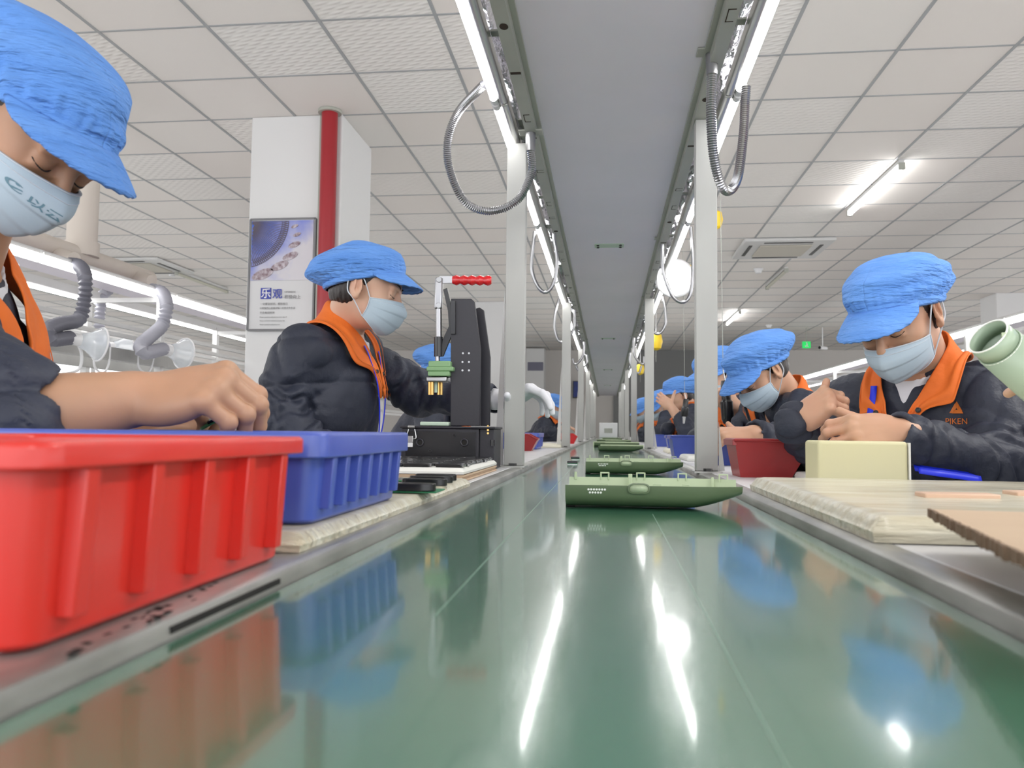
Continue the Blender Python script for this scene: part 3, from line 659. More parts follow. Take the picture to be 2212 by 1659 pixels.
def f_cap(a, b, ra, rb=None):
    a = _n3(a); b = _n3(b); rb = ra if rb is None else rb; d = b-a; L2 = float((d*d).sum())+1e-9
    def f(x, y, z):
        px, py, pz = x-a[0], y-a[1], z-a[2]
        t = np.clip((px*d[0]+py*d[1]+pz*d[2])/L2, 0, 1)
        return np.sqrt((px-t*d[0])**2+(py-t*d[1])**2+(pz-t*d[2])**2)-(ra+(rb-ra)*t)
    R = max(ra, rb)
    return f, np.minimum(a, b)-R, np.maximum(a, b)+R
def f_box(lo, hi):
    lo = _n3(lo); hi = _n3(hi); c = (lo+hi)/2; h_ = (hi-lo)/2
    def f(x, y, z): return np.maximum(np.maximum(np.abs(x-c[0])-h_[0], np.abs(y-c[1])-h_[1]), np.abs(z-c[2])-h_[2])
    return f, lo, hi
class SDF:
    def __init__(s): s.ops = []
    def u(s, prim, k=0.01): s.ops.append(('u', prim, k)); return s
    def sub(s, prim, k=0.005): s.ops.append(('s', prim, k)); return s
    def warp(s, fn): s.ops.append(('w', fn, 0)); return s
    def cut(s, fn): s.ops.append(('c', fn, 0)); return s
    def ell(s, c, r, k=0.01, Rm=None): return s.u(f_ell(c, r, Rm), k)
    def cap(s, a, b, ra, rb=None, k=0.01): return s.u(f_cap(a, b, ra, rb), k)
    @staticmethod
    def _smin(a, b, k):
        if k <= 0: return np.minimum(a, b)
        h = np.clip(0.5+0.5*(b-a)/k, 0, 1)
        return b+(a-b)*h-k*h*(1-h)
    def apply(s, op, v, x, y, z):
        t, p, k = op
        if t == 'u': return s._smin(v, p[0](x, y, z), k)
        if t == 's': return -s._smin(-v, p[0](x, y, z), k)
        if t == 'w': return v+p(x, y, z)
        if t == 'c': return np.maximum(v, p(x, y, z))
    def eval(s, P):
        P = np.asarray(P, np.float32); x, y, z = P[:, 0], P[:, 1], P[:, 2]; v = np.full(len(P), 0.5, np.float32)
        for op in s.ops: v = s.apply(op, v, x, y, z)
        return v
    def project(s, P, off, it=5):
        P = np.array(P, np.float64)
        for _ in range(it):
            e = 1e-3; v = s.eval(P)-off
            g = np.stack([(s.eval(P+np.eye(3)[i]*e)-s.eval(P-np.eye(3)[i]*e))/(2*e) for i in range(3)], 1)
            n = np.linalg.norm(g, axis=1, keepdims=True)+1e-6
            P = P-g/n*v[:, None]*0.9
        return P
    def mesh(s, h):
        lo = np.min([o[1][1] for o in s.ops if o[0] == 'u'], 0)-3*h-.01; hi = np.max([o[1][2] for o in s.ops if o[0] == 'u'], 0)+3*h+.01
        n = np.ceil((hi-lo)/h).astype(int)+1
        ax = [(lo[i]+h*np.arange(n[i])).astype(np.float32) for i in range(3)]
        V = np.full(tuple(n), 0.08, np.float32)
        for op in s.ops:
            if op[0] in 'us':
                pad = op[2]*1.2+4*h+(.012 if op[0] == 'u' else 0)
                a = np.maximum(0, ((op[1][1]-pad-lo)/h).astype(int)); b = np.minimum(n, ((op[1][2]+pad-lo)/h).astype(int)+2)
                if (b <= a).any(): continue
                sl = tuple(slice(a[i], b[i]) for i in range(3))
                V[sl] = s.apply(op, V[sl], ax[0][sl[0]][:, None, None], ax[1][sl[1]][None, :, None], ax[2][sl[2]][None, None, :])
            else:
                V = s.apply(op, V, ax[0][:, None, None], ax[1][None, :, None], ax[2][None, None, :])
        V = np.clip(V, -0.08, 0.08); V[0] = V[-1] = .08; V[:, 0] = V[:, -1] = .08; V[:, :, 0] = V[:, :, -1] = .08
        g = vdb.FloatGrid(0.08); g.copyFromArray(np.ascontiguousarray(V))
        p, q = g.convertToQuads(isovalue=0.0)
        return np.asarray(p)*h+lo, np.asarray(q)
def link_mesh(name, P, Q, m, parent, flip=True, smooth=True, mi=None):
    off = np.array(parent_off(parent)) if parent else np.zeros(3)
    P = np.asarray(P)-off; Q = np.asarray(Q)
    me = bpy.data.meshes.new(name)
    me.vertices.add(len(P)); me.vertices.foreach_set('co', P.astype(np.float32).ravel())
    k = Q.shape[1]; me.loops.add(len(Q)*k); me.loops.foreach_set('vertex_index', (Q[:, ::-1] if flip else Q).astype(np.int32).ravel())
    me.polygons.add(len(Q)); me.polygons.foreach_set('loop_start', np.arange(0, len(Q)*k, k, dtype=np.int32)); me.polygons.foreach_set('loop_total', np.full(len(Q), k, np.int32))
    me.polygons.foreach_set('use_smooth', np.full(len(Q), smooth))
    me.update(calc_edges=True); me.validate()
    for mm in (m if isinstance(m, (list, tuple)) else [m]): me.materials.append(mm)
    o = bpy.data.objects.new(name, me); COL.objects.link(o)
    if parent: o.parent = parent
    return o
def link_multi(name, parts, m, parent):
    """several overlapping pieces of one body as one mesh"""
    P = []; Q = []; o = 0
    for p, q in parts: P.append(p); Q.append(q+o); o += len(p)
    return link_mesh(name, np.concatenate(P), np.concatenate(Q), m, parent)
def frame(yaw, pitch=0, roll=0):
    """columns forward, left, up; pitch > 0 looks down, roll > 0 tips to the left shoulder"""
    return np.array((Matrix.Rotation(yaw, 3, 'Z') @ Matrix.Rotation(pitch, 3, 'Y') @ Matrix.Rotation(-roll, 3, 'X')))
def frame_xz(x, z):
    x = np.array(x, float); x /= np.linalg.norm(x); z = np.array(z, float); z -= x*(x@z); z /= np.linalg.norm(z)
    return np.stack([x, np.cross(z, x), z], 1)

# ---------------------------------------------------------------- head
class Loc:
    """adds primitives given in a local frame"""
    def __init__(s, sdf, o, F, sc=1.0): s.s = sdf; s.o = np.array(o, float); s.F = F; s.k = sc
    def p(s, v): return s.o+s.F @ (np.array(v, float)*s.k)
    def ell(s, c, r, k=0.01, rot=None): s.s.ell(s.p(c), np.array(r)*s.k, k*s.k, s.F @ (rot if rot is not None else np.eye(3)))
    def sub(s, c, r, k=0.005, rot=None): s.s.sub(f_ell(s.p(c), np.array(r)*s.k, s.F @ (rot if rot is not None else np.eye(3))), k*s.k)
    def cap(s, a, b, ra, rb=None, k=0.01): s.s.cap(s.p(a), s.p(b), ra*s.k, (rb if rb is not None else ra)*s.k, k*s.k)
def head_sdf(o, F, sc, neck_base, nr=.054):
    S = SDF(); L = Loc(S, o, F, sc)
    L.ell((-.014, 0, .035), (.094, .075, .082), 0)
    L.ell((.036, 0, .036), (.050, .062, .055), .03)
    L.ell((.030, 0, -.025), (.060, .062, .078), .03)
    L.ell((.033, 0, -.072), (.048, .049, .036), .025)
    L.ell((.072, 0, -.096), (.016, .020, .014), .02)
    for s in (-1, 1):
        L.ell((.052, s*.040, -.026), (.026, .022, .020), .02)
        L.ell((.083, s*.026, .020), (.012, .026, .009), .014)
    for s in (-1, 1): L.sub((.096, s*.031, .001), (.014, .018, .012), .012)
    L.cap((.088, 0, .012), (.108, 0, -.030), .0075, .0115, .010)
    for s in (-1, 1):
        L.ell((.100, s*.012, -.035), (.010, .008, .008), .006)
        L.ell((.0765, s*.031, .001), (.0140, .0165, .0125), .003)           # closed lid
        L.ell((.0835, s*.031, .010), (.006, .018, .0035), .006)             # upper lid fold
        L.ell((.0825, s*.030, -.010), (.005, .015, .004), .008)             # pouch below
    L.ell((.094, 0, -.060), (.010, .023, .006), .006); L.ell((.093, 0, -.070), (.010, .020, .007), .006)
    L.sub((.104, 0, -.065), (.006, .024, .0012), .003)
    for s in (-1, 1):
        rt = np.array(Matrix.Rotation(s*.35, 3, 'Z') @ Matrix.Rotation(-.2, 3, 'Y'))
        L.ell((-.010, s*.079, -.012), (.020, .0075, .033), .006, rt)
        L.sub((-.004, s*.087, -.008), (.011, .0065, .021), .004, rt)
        L.ell((-.013, s*.085, -.004), (.0035, .003, .018), .004, rt)
        L.ell((.004, s*.082, -.016), (.005, .004, .008), .004)
        L.ell((-.002, s*.078, -.038), (.009, .006, .010), .006)
    a = L.p((-.028, 0, -.045)); nb = np.array(neck_base, float)
    S.cap(a, nb, nr*sc, nr*1.12*sc, .03)
    return S, L
def hair_mesh(o, F, sc, h, style=0):
    S = SDF(); L = Loc(S, o, F, sc)
    L.ell((-.014, 0, .036), (.099, .080, .086), 0)
    L.ell((-.035, 0, -.030), (.066, .066, .055), .03)
    for s in (-1, 1): L.sub((-.004, s*.088, -.014), (.024, .020, .034), .006)
    o_ = np.array(o); F_ = F
    def cut(x, y, z):
        a, b, e = x-o_[0], y-o_[1], z-o_[2]
        lx = (F_[0, 0]*a+F_[1, 0]*b+F_[2, 0]*e)/sc; lz = (F_[0, 2]*a+F_[1, 2]*b+F_[2, 2]*e)/sc; ly = (F_[0, 1]*a+F_[1, 1]*b+F_[2, 1]*e)/sc
        front = lx-(.048+.45*lz) if style == 0 else lx-(.022+.7*lz)
        low = -(lz+.066)
        side = np.minimum(lx+.012, -(lz+.022))      # short in front of the ear
        up = lz-(.062+.25*lx)                       # tucked away under the cap
        return np.maximum(np.maximum(np.maximum(front, low), side), up)*.8
    S.cut(cut)
    S.warp(lambda x, y, z: .0012*np.sin(x*420+y*130)*np.sin(y*390+z*60))
    return S.mesh(h)
# ---------------------------------------------------------------- cap, mask (surfaces in the head's frame)
def noise3(seed, n=6, f=20):
    r = np.random.RandomState(seed); K = r.normal(size=(n, 3))*f; ph = r.uniform(0, 6.28, n)
    return lambda P: sum(np.sin(P @ K[i]+ph[i]) for i in range(n))/n
def make_cap(parent, o, F, sc, seed, droop=.75, puff=1.0, vlen=.062, res=1.0, tilt=21, visor_half=78, lean=.0):
    o = np.array(o); nf = noise3(seed, 7, 38); rr = np.random.RandomState(seed)
    T = np.array(Matrix.Rotation(R_(-tilt), 3, 'Y')); C = np.array((-.008, 0, .011))
    na = int(180*res); prof = [(1.0, 0), (1.015, .006), (1.0, .014), (1.06, .022), (1.13, .036), (1.17, .052), (1.15, .070), (1.06, .088), (.90, .103), (.68, .113), (.42, .119), (.18, .121), (.02, .1215)]
    pk = bez([(a, 0, b) for a, b in prof], max(2, int(5*res)))
    rows = []
    ph = rr.uniform(0, 6.28, 4)
    for j, pq in enumerate(pk):
        t = j/(len(pk)-1); r0, h0 = pq.x, pq.z
        row = []
        for i in range(na):
            a = 2*PI*i/na
            back = .5-.5*math.cos(a)            # 0 at the front, 1 at the back
            g = math.exp(-((h0-.024)/.022)**2) if h0 > .014 else 0
            w = (.0012+.0028*back)*g*(math.sin(a*31+ph[0]+2*math.sin(a*3))+.6*math.sin(a*47+ph[1]))
            pf = 1+(puff*(1+.10*back)-1)*min(1, max(0, (h0-.012)/.03))
            r0 = pq.x if pq.x <= 1 else 1+(pq.x-1)*(.30+.70*back)
            rx, ry = .117*r0*pf, .090*r0*(1+(pf-1)*1.1)
            p = np.array((rx*math.cos(a)-(.016*back+lean)*min(1, h0/.06), ry*math.sin(a), h0*puff*(1-.12*max(0, -math.cos(a)*r0)-.30*max(0, math.cos(a)*min(1, r0))**1.6*min(1, max(0, h0-.02)/.06))))
            d = np.array((math.cos(a), math.sin(a), .4))
            nz = float(nf(p*np.array((1, 1, 2.2))))*.0085*min(1, h0/.03)
            row.append(p+d*(w+nz))
        rows.append(row+[row[0]])
    G = [[o+F @ ((C+T @ p)*sc) for p in row] for row in rows]
    # band hem goes a little inward so no gap shows
    hem = [[o+F @ ((C+T @ (p*np.array((.95, .95, 1))+np.array((0, 0, -.004))))*sc) for p in rows[0]]]
    capo = MB().sheet(hem+G).build('cap', M['cap'], parent, solid=.0015, angle=80)
    # visor
    V = []
    n1, n2 = int(36*res), max(5, int(9*res)); va = R_(visor_half)
    for j in range(n2+1):
        s_ = j/n2; row = []
        for i in range(n1+1):
            u = -1+2*i/n1; a = va*u
            base = np.array((.1165*math.cos(a), .0905*math.sin(a), .006))
            Lh = vlen*max(0.0, 1-abs(u)**2.6)**.55
            ridge = .0012*math.sin(u*40+ph[2])*s_
            p = base+np.array((math.cos(a*.55), math.sin(a*.55), 0))*Lh*s_*math.cos(droop)+np.array((0, 0, -1))*(Lh*s_*math.sin(droop)+.004*s_**2)
            p = p+np.array((0, 0, 1))*ridge+np.array((0, 0, .0))
            row.append(o+F @ ((C+T @ p)*sc))
        V.append(row)
    MB().sheet(V).build('visor', M['cap'], capo, solid=.0035, angle=80)
    return capo
def make_mask(parent, o, F, sc, seed=0, chin=-.112, res=1.0, open_=0.0, logo=False, mat_='mask', drop=0.0):
    o = np.array(o); dz = -drop
    cen = bez([(.112, 0, -.012+dz), (.126, 0, -.026+dz), (.1315, 0, -.038+dz), (.129, 0, -.055+dz), (.122, 0, -.075+dz), (.110, 0, -.096+dz), (.092, 0, chin), (.072, 0, chin-.006)], int(6*res))
    n2 = len(cen)-1; n1 = int(34*res)
    def P(v, u):
        vi = min(max(v, 0), .9999)*n2; c = cen[int(vi)].lerp(cen[min(n2, int(vi)+1)], vi-int(vi))
        zs = -.030+dz+(-.084+.030)*v; xs = .034+.004*math.sin(v*PI)-.008*v; ys = .0685-.013*v**1.5
        au = abs(u); q = au*PI/2
        x = xs+(c.x-xs)*(.62*math.cos(q)**.85+.38*(1-au)**1.0); y = ys*math.sin(q)**1.0*(1 if u > 0 else -1)
        z = c.z+(zs-c.z)*au**1.35
        pl = .0034*(((v-.16)*4.2) % 1)*(1-au**8) if .16 < v < .87 else 0
        return o+F @ (np.array((x+pl, y, z))*sc)
    G = [[P(j/n2, -1+2*i/n1) for i in range(n1+1)] for j in range(n2+1)]
    mk = MB().sheet(G).build('face_mask', M[mat_], parent, solid=.0018, angle=80)
    edge = MB()
    edge.tube([G[0][i] for i in range(n1+1)], .0028, 6, flat=.5); edge.tube([G[-1][i] for i in range(n1+1)], .0022, 6, flat=.5)
    for i in (0, n1): edge.tube([G[j][i] for j in range(n2+1)], .0025, 6, flat=.6)
    r3 = max(1, n2//9); edge.tube([np.array(G[r3][i])+F @ np.array((.001, 0, 0)) for i in range(1, n1)], .0012, 5, flat=.6)
    edge.build('edge_binding', M['mask_edge'], mk)
    for s, i in ((-1, 0), (1, n1)):
        top, bot = G[0][i], G[-1][i]
        k = [top, o+F @ (np.array((.008, s*.082, .010))*sc), o+F @ (np.array((-.014, s*.087, .022))*sc), o+F @ (np.array((-.033, s*.084, .004))*sc), o+F @ (np.array((-.028, s*.082, -.030))*sc), o+F @ (np.array((-.006, s*.078, -.048))*sc), bot]
        MB().tube(bez(k, 6), .0016*max(1, sc), 6).build('ear_loop', M['mask_edge'], mk)
    return mk, P
def face_details(parent, o, F, sc):
    o = np.array(o)
    for s in (-1, 1):
        k = [o+F @ (np.array(p)*sc) for p in ((.0845, s*.016, -.004), (.0895, s*.024, -.0075), (.0905, s*.032, -.0085), (.087, s*.040, -.007), (.0795, s*.0475, -.003))]
        MB().tube(bez(k, 5), [.0004]+[.0010]*19+[.0004], 6).build('eyelashes', M['brow'], parent)
        k = [o+F @ (np.array(p)*sc) for p in ((.0945, s*.012, .0215), (.0945, s*.022, .026), (.090, s*.034, .028), (.080, s*.048, .022))]
        tb = bez(k, 6); MB().tube(tb, [.0018+.0022*math.sin(PI*min(1, (i+2)/len(tb))) for i in range(len(tb))], 6, flat=.5).build('eyebrow', M['brow'], parent)
# ---------------------------------------------------------------- hands
HL = ((.094, .028), (.097, .009), (.091, -.011), (.083, -.029)); FLEN = ((.043, .026, .021), (.047, .030, .022), (.043, .028, .022), (.034, .021, .019))
def hand(S, wrist, F, side, curl, sc=1.0, spread=(6, 1, -4, -10), thumb=((.35, .80, -.35), 12, 22), k=.006, fat=1.0):
    """F columns: finger direction, thumb side, back of hand (for both hands); curl: (mcp, pip, dip) per finger in degrees"""
    L = Loc(S, wrist, F, sc); tips = []
    L.cap((-.02, 0, 0), (.02, 0, .0), .0235, .022, .012)
    L.ell((.050, .002, -.001), (.055, .041, .0165), .014)
    L.ell((.040, .024, -.010), (.032, .018, .015), .012)        # ball of the thumb
    L.ell((.040, -.026, -.008), (.034, .014, .014), .012)
    for i in range(4):
        mx, my = HL[i]; p = np.array((mx, my, .001+(.002 if i in (1, 2) else 0))); r0 = (.0105, .0108, .0102, .0092)[i]*fat
        L.cap((.02, my*.55, .001), p, .011*fat, r0, .012)
        L.ell(p+np.array((-.002, 0, .003)), (.0105, .0095, .0095), .006)
        sp = R_(spread[i]); th = 0
        for j in range(3):
            th += R_(curl[i][j]); d = np.array((math.cos(th)*math.cos(sp), math.cos(th)*math.sin(sp), -math.sin(th)))
            q = p+d*FLEN[i][j]; ra, rb = ((1, .92), (.92, .84), (.84, .70))[j]
            L.cap(p, q, r0*ra*.93, r0*rb*.93, .003 if j else .005)
            if j == 1: L.ell(p, (r0*.97, r0*.93, r0*.97), .003)
            if j == 2:
                up = np.array((math.sin(th), 0, math.cos(th)))
                tips.append((L.p(q), S is not None and F @ d, F @ up, r0*sc))
            p = q
    td, f1, f2 = thumb; td = np.array(td, float); td /= np.linalg.norm(td)
    p = np.array((.022, .026, -.008)); q = p+td*.040; L.cap(p, q, .0135*fat, .0115*fat, .010)
    ax = np.cross(td, np.array((0, .3, 1.))); ax /= np.linalg.norm(ax)
    def rotv(v, a): return v*math.cos(a)+np.cross(ax, v)*math.sin(a)+ax*(ax@v)*(1-math.cos(a))
    d = rotv(td, R_(f1)); p = q; q = p+d*.031; L.cap(p, q, .0112*fat, .0102*fat, .004)
    d = rotv(d, R_(f2)); p = q; q = p+d*.026; L.cap(p, q, .0105*fat, .0082*fat, .004)
    return tips
def nails(parent, tips, sc=1.0):
    for (t, d, up, r) in tips:
        c = np.array(t)+up*r*.50-d*r*.15; s = np.cross(up, d)
        g = [[c+d*(a*r*.62)+s*(b*r*.52)+up*(r*.16*(1-b*b)-.10*r*a*a) for b in np.linspace(-1, 1, 7)] for a in np.linspace(-1, 1, 6)]
        MB().sheet(g).build('fingernail', M['nail'], parent, solid=.0005)
M['nail'] = mat('nail', (0.66, 0.42, 0.34), 0.25, coat=.3)
# ================================================================ people
def folds(seed, amp, stretch, f=13.0):
    r = np.random.RandomState(seed); K = r.normal(size=(5, 3))*f*np.array(stretch); ph = r.uniform(0, 6.28, 5)
    def w(x, y, z):
        v = 0
        for i in range(5):
            q = np.sin(K[i, 0]*x+K[i, 1]*y+K[i, 2]*z+ph[i]+1.3*np.sin(K[(i+1) % 5, 0]*.6*x+K[(i+2) % 5, 1]*.6*y+K[(i+3) % 5, 2]*.6*z))
            v = v+(1-np.abs(q))**3*(1.0 if i % 2 else .8)
        return (amp*(v/2.0-.35)).astype(np.float32)
    return w
def wrist_folds(seed, a, b, amp, n=7, start=.3):
    """rings of cloth bunched along a sleeve"""
    a = _n3(a); b = _n3(b); d = b-a; L2 = float((d*d).sum())
    def w(x, y, z):
        t = ((x-a[0])*d[0]+(y-a[1])*d[1]+(z-a[2])*d[2])/L2
        dist = np.sqrt((x-a[0]-t*d[0])**2+(y-a[1]-t*d[1])**2+(z-a[2]-t*d[2])**2)
        m = np.clip((t-start)*4, 0, 1)*np.clip((1.25-t)*5, 0, 1)*np.clip((.11-dist)*30, 0, 1)
        return amp*m*np.sin(t*n*6.28+2.0*np.sin((x+y*1.3)*38+seed)+1.5*np.sin(z*41+seed*2))
    return w
def person(label, head, hF, neck, side, front, sh, el, wr, hip, skin='skin_light', sc=1.0, h=.005, hb=.004, jr=(.058, .046), sleeve=(.9, .9),
           hands=(None, None), seed=1, cap_kw={}, mask=True, mask_kw={}, hair_style=0, arms=(1, 1), collar=True, torso=(.185, .115), lanyard=True, group='workers in navy jackets and blue caps',
           det=True, fold_amp=.018, legs=True, face=True, hand_h=.0022, jacket_extra=None, name='person', belly=None, fold_w=.0045, side_x=1, collar_k=1.0):
    """sh, el, wr: (left, right); hands: spec dict per side"""
    head = np.array(head); neck = np.array(neck); hip = np.array(hip)
    s = np.array(side, float); s /= np.linalg.norm(s); f = np.array(front, float); f -= s*(s@f); f /= np.linalg.norm(f); u = np.cross(f, s)
    if u[2] < 0: u = -u
    TF = np.stack([s, f, u], 1)
    if abs(hip[0]) < .80: hip[0] = math.copysign(.80, hip[0])
    root = thing(name, label, 'person', (float(hip[0]), float(hip[1]), 0.0), group)
    # ---- body
    S, L = head_sdf(head, hF, sc, neck)
    body = [S.mesh(hb)]
    bench_box = f_box((.20, -1, .60), (.625, 19, TZ+.0015)) if side_x > 0 else f_box((-.625, -1, .60), (-.20, 19, TZ+.0015))
    B = SDF(); B.cap(neck, neck+u*-.10, .052, .06, .03); B.cap(sh[0], sh[1], .05, .05, .03)
    B.cap(neck-u*.1, hip, .10, .12, .05)
    all_tips = []
    for i in (0, 1):
        if not arms[i]: continue
        fr = .62 if sleeve[i] > .8 else 1.0
        B.cap(sh[i], el[i], .042, .036, .02); B.cap(el[i], np.array(el[i])+(np.array(wr[i])-np.array(el[i]))*.6, .036*fr, .030*fr, .02)
    B.sub(bench_box, .002); body.append(B.mesh(.012))
    for i in (0, 1):
        if not arms[i] or hands[i] is None: continue
        H = SDF(); hs = hands[i]; e = np.array(el[i], float); w = np.array(wr[i], float); hsc = hs.get('sc', .95)
        m_ = e+(w-e)*.35; th = 1.0
        if sleeve[i] > .8: m_ = e+(w-e)*.75; th = .66
        if hs.get('fore', True):
            up = hs['F'][:, 2]; sdw = hs['F'][:, 1]
            H.cap(m_, w-(w-e)*.10, .037*hsc*th, .026*hsc*max(th, .9), .0)
            H.cap(m_+sdw*.004, w+sdw*.006, .030*hsc*th, .0225*hsc, .02); H.cap(m_-sdw*.004, w-sdw*.006, .030*hsc*th, .0225*hsc, .02)
        tips = hand(H, w, hs['F'], i, hs['curl'], hsc, **{k_: v_ for k_, v_ in hs.items() if k_ in ('spread', 'thumb', 'fat')})
        if hs.get('glove'):
            p_, q_ = H.mesh(hand_h); all_tips.append((None, p_, q_)); continue
        body.append(H.mesh(hand_h)); all_tips.append((tips, None, None))
    bo = link_multi('body', body, M[skin], root)
    for t_, p_, q_ in all_tips:
        if t_ is None: link_mesh('glove', p_, q_, M['white_cloth'], root)
        elif det and hand_h < .003: nails(root, t_)
    if det: face_details(root, head, hF, sc)
    p_, q_ = hair_mesh(head, hF, sc, max(hb, .003), hair_style); link_mesh('hair', p_, q_, M['hair'], root)
    # ---- jacket
    J = SDF()
    J.cap(sh[0], sh[1], jr[0]*1.05, jr[0]*1.05, .0)
    ch = neck-u*.20+f*.01; J.ell(ch, (torso[0], torso[1], .18), .05, TF)
    J.cap(neck-u*.065, neck-u*.13, .080, .12, .04)
    mid = (ch+hip)/2; J.ell(mid, (torso[0]*.97, torso[1]*1.05, .22), .06, TF)
    J.ell(hip, (torso[0]*1.0, torso[1]*1.15, .13), .05, TF)
    if belly is not None: J.ell(belly[0], belly[1], .05, TF)
    for i in (0, 1):
        if not arms[i]: continue
        e = np.array(el[i], float); w = np.array(wr[i], float); end = e+(w-e)*sleeve[i]
        J.cap(sh[i], e, jr[0]*1.12, jr[0]*.98, .03); J.cap(e, end, jr[0]*.98, jr[1], .025)
    if jacket_extra: jacket_extra(J)
    Jp = SDF(); Jp.ops = list(J.ops)                        # smooth copy to lay things on
    for i in (0, 1):
        if arms[i]:
            e = np.array(el[i], float); w = np.array(wr[i], float)
            J.warp(wrist_folds(seed+i, e, e+(w-e)*sleeve[i], fold_w, 4, -.1)); J.warp(wrist_folds(seed+2+i, sh[i], e, fold_w, 3.2, .35))
    J.warp(folds(seed, fold_amp, (1, 1, .8)))
    for i in (0, 1):                                        # open cuffs
        if arms[i] and hands[i] is not None and not hands[i].get('closed'):
            e = np.array(el[i], float); w = np.array(wr[i], float); end = e+(w-e)*sleeve[i]; dd = (w-e)/np.linalg.norm(w-e)
            J.sub(f_cap(end+dd*(.030 if sleeve[i] > .2 else .012), end+dd*.10, jr[1]*.80, jr[1]*.86), .004)
    J.sub(f_cap(neck+u*.16, neck-u*.005, .064, .058), .01)     # neck opening
    J.sub(f_cap(neck+f*.06+u*.05, neck+f*.12-u*.07, .035, .012), .012)
    J.sub(bench_box, .002)
    p_, q_ = J.mesh(h); jk = link_mesh('jacket', p_, q_, M['navy'], root)
    if collar:
        def T(v): return neck+TF @ np.array(v, float)
        inn = bez([(0, -.064, .068), (.042, -.046, .066), (.066, -.004, .046), (.061, .036, .014), (.047, .066, -.028), (.028, .090, -.072), (.008, .106, -.135)], 6)
        out = bez([(a_*collar_k, b_*collar_k, c_*collar_k) for a_, b_, c_ in ((0, -.118, -.020), (.078, -.096, -.022), (.128, -.028, -.030), (.136, .030, -.050), (.122, .072, -.100), (.056, .096, -.118), (.020, .112, -.180))], 6)
        n = len(inn); mcol = 9; grids = []
        rs = np.random.RandomState(seed)
        for sg in (1, -1):
            G = []
            for j in range(mcol+1):
                t = j/mcol
                row = np.array([T(np.array((a.x*(1-t)+b.x*t, a.y*(1-t)+b.y*t, a.z*(1-t)+b.z*t+.020*math.sin(PI*t)*(1-i/(n-1))))*np.array((sg, 1, 1))) for i, (a, b) in enumerate(zip(inn, out))])
                pr = Jp.project(row, .019+.006*(1-t)+.003*math.sin(j*2.1+seed))
                w = np.clip((t-.15)*2.2, 0, 1); ii = np.arange(n)/(n-1); w = np.maximum(w, np.clip((ii-.55)*3, 0, 1)*.9)
                row = row*(1-w[..., None] if hasattr(w, 'shape') else 1-w)+pr*(w[..., None] if hasattr(w, 'shape') else w)
                low_ = Jp.eval(row) < .013; row = np.where(low_[:, None], Jp.project(row, .014), row)
                G.append([tuple(p) for p in row])
            grids.append(G)
        full = [list(reversed(g1))[:-1]+g0 for g0, g1 in zip(grids[0], grids[1])]
        co = MB().sheet(full).build('collar', M['orange'], jk, solid=.0045, angle=75, sub=1 if det else 0)
        if det:
            st = MB()
            for G in grids:
                a = [np.array(G[mcol-1][i])+(np.array(G[mcol-1][i])-np.array(G[mcol-2][i]))*.2+f*.0035+u*.001 for i in range(3, n)]
                st.tube(a, .0009, 5)
            st.build('stitching', M['logo'], co)
            for sg, G in zip((1, -1), grids):
                c = np.array(G[mcol-2][n-6]); nrm = Jp.project([c], .05)[0]-Jp.project([c], .0)[0]; nrm /= np.linalg.norm(nrm); c = c+nrm*.004
                MB().cyl(c, c+nrm*.003, .0062, .0055, n=16).ring(c+nrm*.003, nrm, .0035, .0012).build('snap_button', M['dark'], co)
        # shirt at the throat
        US = SDF(); US.cap(T((0, .012, -.010)), T((0, .062, -.10)), .064, .048, .0)
        US.sub(f_cap(T((0, 0, .09)), T((0, .030, .012)), .062, .056), .004)
        p_, q_ = US.mesh(.004 if det else .006); link_mesh('undershirt', p_, q_, M['white_cloth'], root)
    if lanyard and det:
        for sg in ((1, -1) if lanyard is True else (lanyard,)):
            k = [T((sg*.060, .060, -.055)), T((sg*.052, .105, -.12)), T((sg*.030, .12, -.20)), T((sg*.008, .12, -.28))]
            pts = bez(k, 8); pr = Jp.project(np.array(pts), .021)
            g = [[pr[i]+s*(q*.0075) for q in (-1, 0, 1)] for i in range(len(pr))]
            MB().sheet(g).build('lanyard', M['lanyard'], root, solid=.0015)
    if det and mask: mk, P = make_mask(root, head, hF, sc, **mask_kw)
    elif mask: mk, P = make_mask(root, head, hF, sc, res=.5, **mask_kw)
    else: P = None
    make_cap(root, head, hF, sc, seed, res=1.0 if det else .5, **cap_kw)
    if legs:
        G = SDF(); hd = f*1.0
        for sg in (1, -1):
            a = hip+s*sg*.09-np.array((0, 0, .07)); kn = a+np.array((f[0], f[1], 0))/max(.3, math.hypot(f[0], f[1]))*.30+np.array((0, 0, -.05)); an = np.array((kn[0], kn[1], .09))
            G.cap(a, kn, .085, .062, .03); G.cap(kn, an, .060, .045, .02); G.cap(an, an+np.array((f[0]*.15, f[1]*.15, -.045)), .045, .04, .02)
        p_, q_ = G.mesh(.014); link_mesh('trousers', p_, q_, M['trouser'], root)
        z = float(hip[2])-.20
        st = thing('stool', 'round stool under the worker behind the bench', 'stool', (float(hip[0]), float(hip[1]), 0), 'stools under the seated workers')
        MB().cyl((hip[0], hip[1], z-.04), (hip[0], hip[1], z), .17, n=28).build('seat', M['dark'], st, bevel=.008)
        for q in range(4):
            a = PI/4+q*PI/2; MB().cyl((hip[0]+.1*math.cos(a), hip[1]+.1*math.sin(a), z-.04), (hip[0]+.17*math.cos(a), hip[1]+.17*math.sin(a), 0), .012).build('leg', M['steel'], st)
    return root, J, P, TF, neck, jk
def fist(m=60, p=70, d=35): return ((m, p, d),)*4
A = lambda px, py, Y: np.array(at(px, py, Y=Y))
def hfr(xdir, back): return frame_xz(xdir, back)
